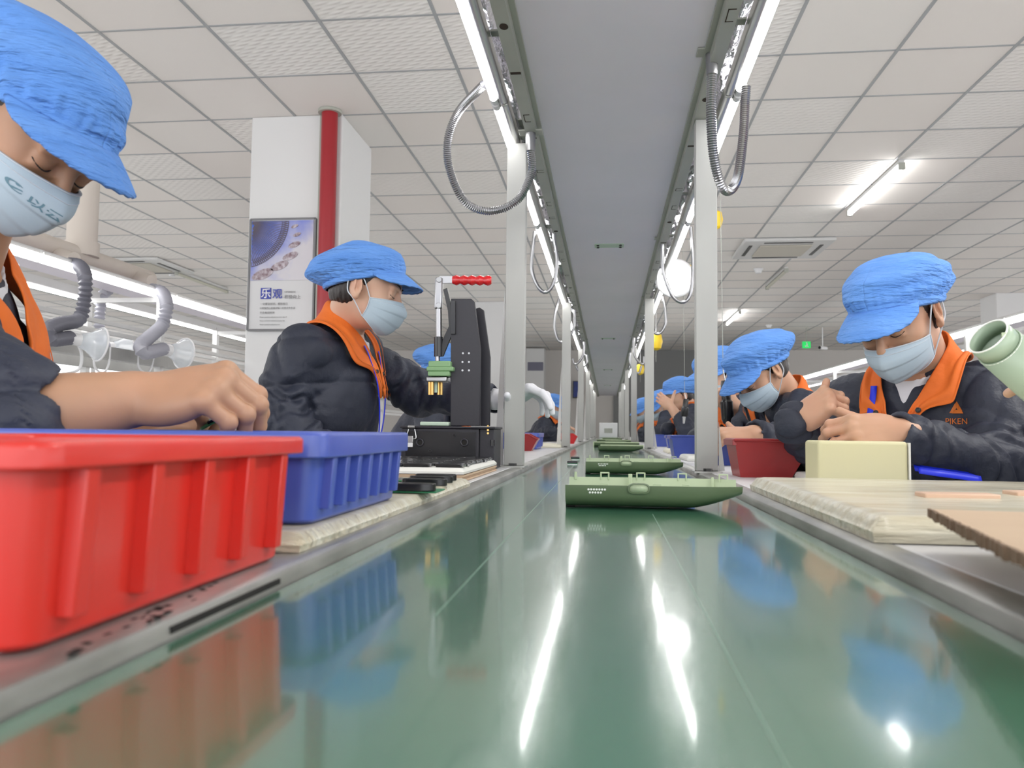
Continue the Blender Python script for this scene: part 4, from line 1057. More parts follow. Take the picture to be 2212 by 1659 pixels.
def HF(xd, back, left=False):
    F = frame_xz(xd, back)
    if left: F = F*np.array((1, -1, 1))
    return F
CY = .1185
# the woman in profile at the press
W1 = person('woman in profile at the black press, blue cap and orange collar, looking down', A(792, 622, 2.2), frame(CY-.02, .30, 0), A(742, 712, 2.25), (-.12, .99, 0), (.95, .1, -.25),
       sh=(A(770, 762, 2.42), A(655, 768, 2.07)), el=(A(905, 850, 2.45), A(590, 905, 2.02)), wr=(A(1082, 862, 2.32), A(720, 985, 1.98)), hip=A(690, 1080, 2.28), side_x=-1,
       skin='skin_light', h=.0042, hb=.0025, seed=4, sleeve=(.86, .95), jr=(.068, .048), torso=(.19, .13),
       hands=(dict(F=HF((.93, -.2, .25), (.25, .05, 1), True), curl=((35, 30, 15), (40, 35, 20), (45, 40, 20), (50, 40, 20)), glove=True, sc=1.05, fat=1.12),
              dict(F=HF((.9, .1, -.3), (0, 0, 1)), curl=fist(40, 50, 30))), cap_kw=dict(droop=.85, puff=.97, vlen=.064, tilt=27, visor_half=70))
# the man bent over his work at the picture's edge
M1 = person('man at the picture edge bent over his hands, large blue cap, rolled sleeve', A(66, 268, .93), frame(CY-.22, .88, .05), A(-104, 552, 1.0), (.03, .97, 0), (.9, -.02, -.35),
       sh=(A(-80, 690, 1.17), A(-135, 765, .86)), el=(A(40, 1000, 1.14), A(15, 905, .80)), wr=(A(348, 940, 1.04), A(300, 860, .90)), hip=A(-330, 1150, 1.0), side_x=-1,
       skin='skin_tan', h=.0035, hb=.002, seed=9, sleeve=(.5, .06), jr=(.062, .057), fold_w=.0025, collar_k=1.3, torso=(.18, .12), hair_style=1,
       hands=(dict(F=HF((.95, -.12, .08), (.1, .5, -1), True), curl=((20, 30, 20), (40, 55, 25), (50, 55, 25), (55, 60, 30)), sc=.90, spread=(2, 0, -2, -4), thumb=((.85, .35, -.18), 10, 15)),
              dict(F=HF((.97, .05, .14), (-.05, -.62, .78)), curl=((58, 40, 18), (58, 50, 25), (58, 55, 28), (58, 60, 30)), sc=1.08, spread=(2, 1, -1, -4), fat=1.08, thumb=((.75, .35, -.62), 10, 15))),
       cap_kw=dict(droop=.62, puff=.97, vlen=.058, lean=.016, visor_half=70, tilt=21), hand_h=.0016, lanyard=False)
# the woman opposite, working above the cream block
R1 = person('woman with lowered head and blue cap working above the cream block', A(1938, 680, 1.83), frame(PI+CY+.66, .62, -.08), A(1990, 790, 1.93), (.66, -.75, 0), (-.75, -.66, -.3),
       sh=(A(2140, 852, 1.86), A(1846, 874, 2.03)), el=(A(2175, 1022, 1.72), A(1765, 990, 2.0)), wr=(A(1950, 937, 1.62), A(1716, 914, 1.79)), hip=A(2050, 1150, 2.02),
       skin='skin_mid', h=.0038, hb=.0022, seed=13, sleeve=(.98, 1.0), lanyard=-1, fold_amp=.014, collar_k=.84, jr=(.063, .040), torso=(.20, .132),
       hands=(dict(F=HF((-.98, -.02, .02), (-.02, -.90, .43), True), curl=((38, 45, 18), (38, 48, 22), (40, 50, 25), (42, 52, 28)), sc=.98, spread=(2, 1, -1, -3), thumb=((.75, .35, -.5), 10, 20)),
              dict(F=HF((.66, -.30, .52), (-.35, -.60, .60)), curl=((68, 42, 18), (72, 46, 22), (74, 50, 25), (76, 54, 28)), thumb=((.85, .30, -.35), 20, 25), sc=.95, spread=(3, 1, -1, -3), fore=False, closed=True)),
       cap_kw=dict(droop=.80, puff=.97, vlen=.076, visor_half=60, tilt=24), mask_kw=dict(drop=.012), hand_h=.0018)
# second worker on the right
person('second woman on the right side, head bowed low behind the dark red bin', A(1640, 800, 2.9), frame(PI+CY+.30, .78, 0), A(1700, 858, 3.02), (.55, -.83, 0), (-.83, -.5, -.3),
       sh=(A(1735, 885, 2.82), A(1640, 890, 3.15)), el=(A(1715, 965, 2.62), A(1590, 960, 3.1)), wr=(A(1625, 938, 2.5), A(1560, 955, 2.95)), hip=A(1760, 1020, 3.1),
       skin='skin_mid', h=.006, hb=.004, seed=21, torso=(.17, .11), cap_kw=dict(droop=.70, puff=.98, vlen=.070, visor_half=66), hand_h=.003, hands=(dict(F=HF((-.95, 0, -.05), (0, -.5, .85), True), curl=fist(40, 50, 25)), None), lanyard=False)
# third, holding the screwdriver, mostly behind the first right post
person('worker half hidden by the first right post, fist around a black screwdriver', A(1552, 812, 3.7), frame(PI+CY+.35, .45, 0), A(1590, 868, 3.85), (.5, -.85, 0), (-.85, -.5, 0),
       sh=(A(1605, 885, 3.6), A(1570, 885, 4.0)), el=(A(1612, 930, 3.3), A(1530, 950, 3.8)), wr=(A(1592, 880, 3.25), A(1500, 950, 3.6)), hip=A(1640, 1000, 3.9),
       skin='skin_light', h=.009, hb=.005, seed=27, sleeve=(.55, .9), det=False, hand_h=.003, lanyard=False, cap_kw=dict(droop=.5, vlen=.06),
       hands=(dict(F=HF((-.75, -.1, .45), (.2, -.9, .35), True), curl=fist(55, 75, 40), fore=True), None))
person('worker farther along the right bench resting a hand against the chin', A(1466, 852, 6.0), frame(PI+CY+.25, .35, 0), A(1490, 882, 6.1), (.3, -.95, 0), (-.95, -.3, 0),
       sh=(A(1500, 892, 5.9), A(1485, 892, 6.3)), el=(A(1482, 926, 5.7), A(1450, 930, 6.2)), wr=(A(1450, 880, 5.75), A(1440, 925, 5.9)), hip=A(1530, 960, 6.1),
       skin='skin_light', h=.011, hb=.006, seed=31, det=False, mask=False, hand_h=.004, lanyard=False, sleeve=(.5, .9), cap_kw=dict(droop=.5, vlen=.055),
       hands=(dict(F=HF((-.7, 0, .6), (-.3, -.9, .2), True), curl=fist(40, 50, 20)), None))
person('worker with bright blue cap tilted forward, left of the chin-resting worker', A(1424, 876, 7.3), frame(PI+CY+.3, .75, 0), A(1436, 895, 7.4), (.3, -.95, 0), (-.95, -.3, 0),
       sh=(A(1440, 903, 7.2), A(1430, 903, 7.6)), el=(A(1432, 932, 7.0), A(1415, 932, 7.4)), wr=(A(1410, 930, 7.0), A(1405, 930, 7.3)), hip=A(1462, 960, 7.5),
       skin='skin_light', h=.013, hb=.007, seed=33, det=False, hand_h=.005, lanyard=False)
person('small distant worker beside the second right post, pale blue cap', A(1389, 886, 8.8), frame(PI+CY+.3, .6, 0), A(1402, 903, 8.9), (.3, -.95, 0), (-.95, -.3, 0),
       sh=(A(1406, 909, 8.7), A(1400, 909, 9.1)), el=(A(1400, 935, 8.5), A(1385, 935, 9.)), wr=(A(1383, 934, 8.6), A(1378, 934, 8.9)), hip=A(1422, 955, 8.9),
       skin='skin_light', h=.014, hb=.008, seed=35, det=False, hand_h=.005, lanyard=False)
# left side, far
person('worker hidden behind the black press, only the blue cap top showing', A(972, 812, 3.3), frame(CY, .5, 0), A(944, 868, 3.35), (0, 1, 0), (1, 0, 0),
       sh=(A(950, 886, 3.5), A(925, 886, 3.2)), el=(A(980, 950, 3.5), A(930, 960, 3.1)), wr=(A(1010, 960, 3.4), A(980, 970, 3.1)), hip=A(860, 1000, 3.4), side_x=-1,
       skin='skin_light', h=.011, hb=.006, seed=41, det=False, lanyard=False, cap_kw=dict(droop=.5))
person('small distant worker with mask and orange collar, between the first and second left posts', A(1197, 878, 8.3), frame(CY-.3, .45, 0), A(1188, 903, 8.35), (-.1, 1, 0), (.95, -.2, 0),
       sh=(A(1187, 915, 8.55), A(1176, 915, 8.2)), el=(A(1205, 930, 8.5), A(1165, 935, 8.1)), wr=(A(1212, 925, 8.2), A(1195, 930, 7.9)), hip=A(1170, 960, 8.4), side_x=-1,
       skin='skin_light', h=.010, hb=.006, seed=43, det=False, lanyard=False, hand_h=.005, hands=(dict(F=HF((.9, 0, .1), (0, -.3, .9), True), curl=fist(30, 30, 20)), None))
# worker outside the frame whose hand holds the sage tube
person('worker at the right picture edge, only a hand holding a sage green tube', A(2620, 640, 1.45), frame(PI+CY, .3, 0), A(2630, 760, 1.5), (.3, -.95, 0), (-.95, -.3, 0),
       sh=(A(2680, 850, 1.32), A(2620, 850, 1.68)), el=(A(2580, 960, 1.18), A(2560, 1000, 1.6)), wr=(A(2505, 822, 1.20), A(2460, 950, 1.5)), hip=A(2720, 1150, 1.5),
       skin='skin_light', h=.009, hb=.006, seed=51, det=False, lanyard=False, hand_h=.0018, sleeve=(.55, .9),
       hands=(dict(F=HF((-.86, .05, -.10), (.1, -.75, .62), True), curl=((12, 22, 15), (60, 85, 50), (75, 90, 60), (80, 90, 60)), sc=1.0, thumb=((.8, .15, -.6), 5, 10)), None))

# ---- marks on the clothes
def on_cloth(o, J, off=.0012):
    me = o.data; bm = bmesh.new(); bm.from_mesh(me)
    bmesh.ops.triangulate(bm, faces=bm.faces[:]); bmesh.ops.subdivide_edges(bm, edges=[e for e in bm.edges if e.calc_length() > .004], cuts=2)
    bm.to_mesh(me); bm.free()
    n = len(me.vertices); P = np.empty(n*3); me.vertices.foreach_get('co', P); P = P.reshape(-1, 3)+np.array(parent_off(o))
    c_ = np.array((0, 0, ZC)); d_ = P-c_; L_ = np.linalg.norm(d_, axis=1, keepdims=True); d_ = d_/L_; t_ = L_-.05
    for _ in range(60): t_ = t_+(J.eval(c_+d_*t_)[:, None]-off)*.7
    P = c_+d_*t_
    P = P-np.array(parent_off(o)); me.vertices.foreach_set('co', P.ravel()); me.update()
def emblem(root, J, jk, p, F, s):
    """three folded orange bars forming a triangle, and the letters below it; F columns: reading direction, up, towards the viewer"""
    p = np.array(p); m = MB()
    for k in range(3):
        a = PI/2+k*2*PI/3; b = a+2*PI/3
        A0, B0 = np.array((math.cos(a), math.sin(a)))*s, np.array((math.cos(b), math.sin(b)))*s
        d = (B0-A0)/np.linalg.norm(B0-A0); nn = np.array((d[1], -d[0]))
        q = [A0+d*s*.30, B0-d*s*.05, B0-d*s*.30-nn*s*.42, A0+d*s*.55-nn*s*.42]
        m.add([p+F[:, 0]*v[0]+F[:, 1]*v[1] for v in q], [(0, 1, 2, 3)])
    o = m.build('emblem', M['logo'], jk, smooth=False); on_cloth(o, J)
    Fm = Matrix([[F[i, 0], F[i, 1], F[i, 2]] for i in range(3)])
    t = text('PIKEN', 'lettering', M['logo'], s*1.0, Vector(p-F[:, 1]*s*1.45), Fm, jk, ext=0.0)
    on_cloth(t, J)
cr, cu = np.array(_R), np.array(_U)
Fr = np.stack([cr, cu, np.cross(cr, cu)], 1)
def seen_on(J, px, py, t0=1.2):
    """where the sight line through a photo pixel first meets the cloth"""
    c_ = np.array((0, 0, ZC)); p_ = A(px, py, 1.0)-c_; t_ = t0
    for _ in range(150): t_ += max(.0003, float(J.eval([c_+p_*t_])[0])*.7)
    return c_+p_*t_
emblem(R1[0], R1[1], R1[5], seen_on(R1[1], 2066, 884), Fr, .0185)
fw_ = np.array((.80, -.55, .1)); fw_ /= np.linalg.norm(fw_); Fw = np.stack([np.array((.5, .85, 0)), np.array((0, 0, 1.)), fw_], 1)
emblem(W1[0], W1[1], W1[5], seen_on(W1[1], 834, 838, 1.6), Fw, .0150)
# print on the man's mask: a swirl and two characters
def on_mask(o, P, u0, v0, ku, kv, o_):
    me = o.data; off = np.array(parent_off(o))
    for v in me.vertices:
        u, w = u0+v.co.x*ku, v0-v.co.y*kv
        p = P(w, u); e = 1e-2; du = P(w, u+e)-P(w, u-e); dw = P(w+e, u)-P(w-e, u); n = np.cross(du, dw); n /= np.linalg.norm(n)
        if n @ np.array((0, -1, 0)) < 0: n = -n
        v.co = Vector(p+n*.0016-off)
    me.update()
mk_ = [c for c in M1[0].children if c.name.startswith('face_mask')][0]
t = text('以云', 'lettering', M['mask_ink'], .013, Vector((0, 0, 0)), Matrix.Identity(3), None, ext=0.0, align='LEFT', bold=.00025); t.parent = mk_
on_mask(t, M1[2], -.40, .30, 16, 8.5, None)
m = MB(); m.add([(x, y, 0) for x, y in [( .007*math.cos(a), .007*math.sin(a)) for a in np.linspace(.9, 5.6, 16)]+[(.0052*math.cos(a)+.0008, .0055*math.sin(a)) for a in np.linspace(5.6, .9, 16)]], [(i, i+1, 30-i, 31-i) for i in range(15)])
m.add([(.001+.0016*math.cos(a), .0045+.0016*math.sin(a), 0) for a in np.linspace(0, 6.1, 10)], [tuple(range(10))]); m.add([(-.003, -.004, 0), (.0045, .001, 0), (.0052, -.0005, 0), (-.001, -.0055, 0)], [(0, 1, 2, 3)])
o = m.build('swirl_mark', M['mask_ink'], None, smooth=False); o.parent = mk_; on_mask(o, M1[2], -.53, .27, 16, 8.5, None)
# ================================================================ bins, trays, tools on the benches
def open_bin(name, lab, m, x0, x1, y0, y1, z0, h, ribs=(4, 3), lip=.011, lip_h=.022, taper=.004, cat='storage bin', grp='plastic bins on the benches'):
    """straight-sided ribbed stacking box with a thick rim"""
    t = thing(name, lab, cat, ((x0+x1)/2, (y0+y1)/2, z0), grp)
    w = .003; a = taper
    def ringp(z, ins, k=.014):
        xs, xe, ys, ye = x0+ins, x1-ins, y0+ins, y1-ins; pts = []
        for cx_, cy_, a0 in ((xe-k, ye-k, 0), (xs+k, ye-k, PI/2), (xs+k, ys+k, PI), (xe-k, ys+k, 1.5*PI)):
            for q in range(5): pts.append(Vector((cx_+k*math.cos(a0+q*PI/8), cy_+k*math.sin(a0+q*PI/8), z)))
        return pts
    L = lip
    rings = [ringp(z0, L+a+.004), ringp(z0+.003, L+a), ringp(z0+h-lip_h, L), ringp(z0+h-lip_h, 0, .018), ringp(z0+h-.002, 0, .018), ringp(z0+h, .002, .018), ringp(z0+h, L+w-.002), ringp(z0+h-.002, L+w), ringp(z0+.006, L+a+w)]
    g = MB(); n = 20
    for r in rings: g.v += [tuple(p) for p in r]
    for j in range(len(rings)-1):
        for i in range(n): g.f.append((j*n+i, j*n+(i+1) % n, (j+1)*n+(i+1) % n, (j+1)*n+i)); g.mi.append(0)
    g.f += [tuple(range(n-1, -1, -1)), tuple((len(rings)-1)*n+i for i in range(n))]; g.mi += [0, 0]
    g.build('bin_body', m, t, bevel=.0012, angle=50)
    # ribs on the long (x=const) and short (y=const) outer faces
    for k in range(ribs[0]):
        y = y0+L+.03+(y1-y0-2*L-.06)*k/(ribs[0]-1)
        for s, x in ((1, x1-L), (-1, x0+L)):
            b0, b1 = x-s*a, x
            MB().add([(b0, y-.006, z0+.012), (b0+s*.0085, y-.005, z0+.012), (b0+s*.0085, y+.005, z0+.012), (b0, y+.006, z0+.012),
                      (b1-s*.002, y-.006, z0+h-lip_h), (b1+s*.0085, y-.005, z0+h-lip_h), (b1+s*.0085, y+.005, z0+h-lip_h), (b1-s*.002, y+.006, z0+h-lip_h)],
                     [(0, 1, 2, 3), (4, 7, 6, 5), (0, 4, 5, 1), (1, 5, 6, 2), (2, 6, 7, 3), (3, 7, 4, 0)]).build('rib', m, t, bevel=.0008)
    for k in range(ribs[1]):
        x = x0+L+.03+(x1-x0-2*L-.06)*k/max(1, ribs[1]-1)
        for s, y in ((1, y1-L), (-1, y0+L)):
            b0, b1 = y-s*a, y
            MB().add([(x-.004, b0, z0+.012), (x-.003, b0+s*.006, z0+.012), (x+.003, b0+s*.006, z0+.012), (x+.004, b0, z0+.012),
                      (x-.004, b1-s*.002, z0+h-lip_h), (x-.003, b1+s*.006, z0+h-lip_h), (x+.003, b1+s*.006, z0+h-lip_h), (x+.004, b1-s*.002, z0+h-lip_h)],
                     [(0, 1, 2, 3), (4, 7, 6, 5), (0, 4, 5, 1), (1, 5, 6, 2), (2, 6, 7, 3), (3, 7, 4, 0)]).build('rib', m, t, bevel=.0008)
    return t
open_bin('parts_bin', 'large bright red ribbed bin on the left bench, nearest the camera', M['red_bin'], -.46, -.228, .300, .600, TZ+.001, .0912, (5, 3), lip_h=.0125)
open_bin('parts_bin', 'blue ribbed bin on the left bench, beyond the bright red bin', M['blue_bin'], -.60, -.236, .650, .955, TZ+.016, .0795, (7, 5))

def front_bin(lab, m, c, ang, L_=.17, Wd=.11, h=.082, z0=TZ+.001, grp='open-fronted bins on the benches'):
    """stackable picking bin, cut away at the front; front points along local +x"""
    t = thing('picking_bin', lab, 'storage bin', (c[0], c[1], z0), grp); t.rotation_euler = (0, 0, ang)
    w = Wd/2; b = w-.012
    prof_o = [(-L_/2, h), (L_*.22, h), (L_/2, h*.62), (L_*.28, 0), (-L_/2+.012, 0)]
    g = MB()
    def sec(y, yb, o=0):
        return [(-L_/2, y, h), (L_*.22, y, h), (L_/2, yb+(y-yb)*.70, h*.70), (L_*.30, yb, 0), (-L_/2+.014, yb, 0)]
    A_ = sec(-w, -b); B_ = sec(w, b)
    g.add(A_+B_, [(0, 1, 2, 3, 4), (9, 8, 7, 6, 5), (3, 8, 9, 4), (0, 4, 9, 5), (2, 7, 8, 3)])
    g.build('bin_body', m, t, solid=.0028, smooth=False, origin=(0, 0, 0))
    r = MB(); r.tube([A_[2], A_[1], A_[0], B_[0], B_[1], B_[2], A_[2]], .0042, 8)
    r.build('rim', m, t, origin=(0, 0, 0))
    fl = MB().bb(-L_/2-.006, -L_/2+.004, -w, w, h-.012, h+.002); fl.build('rear_lip', m, t, bevel=.001, origin=(0, 0, 0))
    return t
_p = lambda px, py, z=TZ: at(px, py, Z=z)
front_bin('dark red open-fronted bin on the right bench, beside the first right post', M['red_bin_dk'], (.365, 1.93), .03, .158, .12, .083)
front_bin('blue open-fronted bin on the right bench, just behind the first right post', M['blue_bin'], (.385, 2.62), .12, .17, .12, .083)
front_bin('blue open-fronted bin on the right bench, two hands beyond the first post', M['blue_bin'], (.355, 3.35), .05, .20, .12, .086)
front_bin('dark red open-fronted bin on the left bench, beyond the first left post', M['red_bin_dk'], (-.43, 4.1), .0, .16, .13, .083)
open_bin('parts_bin', 'blue bin on the left bench beyond the dark red bin', M['blue_bin'], -.62, -.37, 4.4, 4.75, TZ+.001, .09, (5, 4))
front_bin('small blue bin on the right bench near the second right post', M['blue_bin'], (.40, 4.4), 0, .17, .12, .083)
front_bin('tiny blue bin on the right bench beyond the second right post', M['blue_bin'], (.39, 6.0), 0, .17, .12, .083)
front_bin('tiny red bin on the left bench between the second and third posts', M['grip_red'], (-.32, 6.8), 0, .14, .12, .083)

# ---- mats
def mat_pad(name, lab, m, x0, x1, y0, y1, z0, h, cat='foam mat', rz=0, grp=None, seed=1):
    cx_, cy_ = (x0+x1)/2, (y0+y1)/2
    t = MB(); nx, ny = 60, 60; rs = random.Random(seed)
    nf = noise3(seed, 8, 60)
    top = []
    for j in range(ny+1):
        row = []
        for i in range(nx+1):
            u, v = i/nx, j/ny; x = x0+(x1-x0)*u; y = y0+(y1-y0)*v
            e = min(u*(x1-x0), (1-u)*(x1-x0), v*(y1-y0), (1-v)*(y1-y0)); rr = min(1, e/(h*.8))
            z = z0+h*(.40+.60*math.sqrt(max(0, 1-(1-rr)**2)))+float(nf(np.array((x, y, 0))))*h*.03*rr
            row.append((x, y, z))
        top.append(row)
    t.sheet(top)
    k = [top[0][i] for i in range(nx+1)]+[top[j][nx] for j in range(1, ny+1)]+[top[ny][i] for i in range(nx-1, -1, -1)]+[top[j][0] for j in range(ny-1, 0, -1)]
    t.sheet([k+[k[0]], [(cx_+(p[0]-cx_)*.995, cy_+(p[1]-cy_)*.995, z0) for p in k+[k[0]]]])
    o = t.build(name, m, origin=(cx_, cy_, z0), angle=60)
    if rz: o.rotation_euler = (0, 0, rz)
    return tag(o, lab, cat, grp)
mat_pad('foam_mat', 'large cream foam mat wrapped in shiny film on the right bench', M['foam_film'], .243, .85, .765, 1.44, TZ+.001, .024, rz=-.01, seed=3)
mat_pad('foam_mat', 'cream film-wrapped foam mat under the blue bin on the left bench', M['foam_film'], -.62, -.238, .61, 1.40, TZ+.001, .0145, seed=4)
mat_pad('foam_mat', 'small cream foam mat under the bins by the second left post', M['foam'], -.5, -.27, 3.6, 4.4, TZ+.001, .0001+.012, seed=5) if 0 else None
mat_pad('foam_mat', 'white foam mat on the right bench past the first right post', M['white_foam'], .28, .55, 2.9, 3.2, TZ+.001, .018, seed=6)
mat_pad('foam_mat', 'pale foam mat on the right bench by the second right post', M['foam'], .29, .5, 3.9, 4.25, TZ+.001, .02, seed=7)
mat_pad('foam_mat', 'pale foam mat on the left bench before the second left post', M['foam'], -.48, -.28, 4.9, 5.6, TZ+.001, .02, seed=8)
mat_pad('foam_mat', 'white foam sheet on the right bench under the sage shell', M['white_foam'], .42, .60, 1.78, 2.2, TZ+.001, .014, seed=9)
# small peach pads lying on the film-wrapped mat
for (px, py, w_, d_, lab) in ((2067, 1072, .085, .035, 'flat peach rubber pad on the film-wrapped mat, whole one'), (2235, 1068, .06, .04, 'flat peach rubber pad on the mat, cut by the picture edge')):
    p = at(px, py, Z=TZ+.026)
    tag(MB().bb(p.x-w_/2, p.x+w_/2, p.y-d_/2, p.y+d_/2, TZ+.0235, TZ+.030).build('rubber_pad', M['pad'], origin=(p.x, p.y, TZ+.0235), bevel=.0015), lab, 'pad', 'peach pads on the film-wrapped mat')
# cream block standing behind the mat
bx0, bx1 = at(1768, 1030, Y=1.50).x, at(1963, 1030, Y=1.50).x; bz1 = at(1860, 953, Y=1.50).z
bl = thing('foam_block', 'upright cream foam block standing on the right bench behind the wrapped mat', 'foam block', ((bx0+bx1)/2, 1.55, TZ))
MB().bb(bx0, bx1, 1.50, 1.60, TZ+.001, bz1).build('block_body', M['block'], bl, bevel=.006, seg=3)
MB().bb(bx1+.0005, bx1+.0035, 1.498, 1.60, TZ+.001, bz1-.002).build('edge_sheet', M['white_foam'], bl)
# cardboard sheet
cb = thing('cardboard_sheet', 'brown corrugated cardboard piece lying over the bench at the right picture edge', 'cardboard', (.40, .62, TZ+.03))
Aq = at(2012, 1100, Z=TZ+.036); Bq = at(2240, 1208, Z=TZ+.040)
dv = (Bq-Aq); nrm = Vector((dv.y, -dv.x, 0)).normalized()
if nrm.x < 0: nrm = -nrm
C2 = Aq+Vector((.40, .03, -.006)); D2 = Bq+Vector((.30, .0, -.004))
T_ = Vector((0, 0, .0035))
MB().add([Aq, Bq, D2, C2, Aq-T_, Bq-T_, D2-T_, C2-T_], [(0, 1, 2, 3), (7, 6, 5, 4), (1, 5, 6, 2), (2, 6, 7, 3), (3, 7, 4, 0)]).build('sheet', M['kraft'], cb, smooth=False)
fl_ = MB(); N_ = 70
for i in range(N_):
    p = Aq.lerp(Bq, i/N_); q = Aq.lerp(Bq, (i+1)/N_); o_ = nrm*-(.0012+.0022*random.random())
    z_ = -.0035 if i % 2 else -.0006
    fl_.add([p+o_+Vector((0, 0, .0006)), q+o_+Vector((0, 0, .0006)), q+o_+Vector((0, 0, -.006-.002*random.random())), p+o_+Vector((0, 0, -.006))], [(0, 1, 2, 3)])
fl_.build('torn_edge', M['kraft_edge'], cb, solid=.0022, smooth=False)
Sx = (Aq+C2)/2; MB().bb(Sx.x, Sx.x+.12, Sx.y-.06, Sx.y-.01, TZ+.001, TZ+.028).build('folded_flap', M['kraft'], cb, smooth=False)

# ---- tray of black parts and the circuit boards on the left bench
tx0, tx1, ty0, ty1 = -.64, -.272, 1.52, 1.985
ks = thing('kraft_board', 'stack of kraft cardboard under the white foam tray by the press', 'cardboard', ((tx0+tx1)/2, 1.75, TZ))
for k in range(3): MB().bb(tx0+.002*k, tx1-.003*(k % 2), ty0+.002*k, ty1, TZ+.001+k*.0042, TZ+.0048+k*.0042).build('board', M['kraft'], ks, smooth=False)
mat_pad('foam_tray', 'white foam tray holding rows of flat black parts by the press', M['white_foam'], tx0, tx1, ty0, ty1, TZ+.0145, .012, 'foam tray', seed=11)
bp0 = thing('black_part', 'flat black battery piece lying in the white foam tray among identical ones', 'battery', (0, 0, 0), 'flat black parts in the white foam tray')
MB().bb(-.026, .026, -.017, .017, 0, .0075).build('casing', M['black_gloss'], bp0, bevel=.0022, origin=(0, 0, 0))
MB().bb(.026, .029, -.010, .010, .001, .005).build('contact_tab', M['steel'], bp0, origin=(0, 0, 0))
rs = random.Random(2); first = True
for j in range(9):
    for i in range(6):
        loc = (tx0+.038+i*.059+rs.uniform(-.003, .003), ty0+.035+j*.049+rs.uniform(-.003, .003), TZ+.0268)
        rot = (rs.uniform(-.02, .05), rs.uniform(-.03, .03), rs.uniform(-.08, .08))
        if first: bp0.location = loc; bp0.rotation_euler = rot; first = False
        else: dup(bp0, loc, rot=rot)
# boards and black modules on the mat
pb = [(915, 1038, 'green circuit board under four black slabs, behind the blue bin'), (880, 1060, 'green circuit board nearest the blue bin corner')]
for (px, py, lab) in pb:
    p = at(px, py, Z=TZ+.017); t = thing('circuit_board', lab, 'circuit board', (p.x, p.y, TZ+.0165))
    MB().bb(p.x-.085, p.x+.045, p.y-.03, p.y+.03, TZ+.0165, TZ+.0185).build('board', M['pcb'], t, bevel=.0004)
    for k in range(4): MB().bb(p.x-.06+k*.02, p.x-.05+k*.02, p.y-.024, p.y-.016, TZ+.0185, TZ+.0225).build('chip', M['steel'], t)
for k, (px, py, lab) in enumerate(((888, 1043, 'oval black slab nearest the camera on the green boards'), (915, 1034, 'oval black slab second from the camera on the green boards'), (928, 1029, 'oval black slab third from the camera on the green boards'), (937, 1025, 'oval black slab farthest from the camera on the green boards'))):
    p = at(px, py, Z=TZ+.029); p.y += .0+.006*k; n_ = 24
    pts = [(p.x+.033*math.copysign(abs(math.cos(q*2*PI/n_))**.6, math.cos(q*2*PI/n_)), p.y+.012*math.copysign(abs(math.sin(q*2*PI/n_))**.7, math.sin(q*2*PI/n_))) for q in range(n_)]
    tag(MB().prism(pts, 'z', TZ+.019, TZ+.029).build('black_module', M['black_gloss'], origin=(p.x, p.y, TZ+.019), bevel=.001), lab, 'module', 'black slabs on the green boards')

# ---- press with toggle clamp
PY = 2.02
def PP(px, py, Y=PY): return at(px, py, Y=Y)
def pxX(px, Y=PY): return at(px, 900, Y=Y).x
def pyZ(py, px=1000, Y=PY): return at(px, py, Y=Y).z
pr = thing('press_fixture', 'black bench press with red-gripped toggle clamp and green resin head', 'press', (pxX(970), PY+.06, TZ))
b0, b1 = pxX(868), pxX(1035); zt = pyZ(921)
MB().bb(b0, b1, PY, PY+.145, TZ+.001, zt-.006).build('base_box', M['black'], pr, bevel=.002)
MB().bb(b0-.004, pxX(1070), PY-.004, PY+.145, zt-.006, zt).build('base_plate', M['black'], pr, bevel=.002)
MB().bb(b1, pxX(1066), PY+.012, PY+.145, TZ+.001, zt-.006).build('side_box', M['black'], pr, bevel=.001)
MB().bb(b0+.012, b1-.008, PY-.003, PY, TZ+.01, zt-.014).build('front_plate', M['black_gloss'], pr, bevel=.0008)
for px, py, r in ((907, 956, .0085), (1003, 956, .0085), (981, 940, .003), (929, 974, .003)):
    c = PP(px, py, PY-.004); MB().ring(c, (0, 1, 0), r, r*.28).build('hole_ring', M['black'], pr); MB().cyl(c+Vector((0, .001, 0)), c+Vector((0, -.0006, 0)), r*.85).build('hole', M['hole'], pr)
# clasp
c = PP(889, 922, PY-.008)
MB().cyl(c+Vector((-.009, 0, 0)), c+Vector((.009, 0, 0)), .004).build('clasp_pivot', M['steel'], pr)
lp = [PP(*q, PY-.008) for q in ((883, 927), (879, 945), (884, 948), (895, 948), (899, 945), (896, 927))]
MB().tube(bez(lp, 4), .0014, 8).build('clasp_loop', M['steel'], pr)
MB().bb(pxX(884), pxX(895), PY-.010, PY-.004, pyZ(965), pyZ(943)).build('clasp_lever', M['steel'], pr, bevel=.001)
MB().bb(pxX(884), pxX(895), PY-.014, PY-.009, pyZ(967), pyZ(958)).build('clasp_tab', M['white_pl'], pr, bevel=.001)
for py in (921, 929, 936): MB().cyl(PP(1054, py, PY+.006), PP(1054, py, PY+.014), .0028).build('screw', M['brass'], pr)
for k in range(2): MB().cyl(PP(1064, 950, PY+.0+k*.02), PP(1064, 964, PY+.0+k*.02), .006, n=12).build('knob', M['black_gloss'], pr)
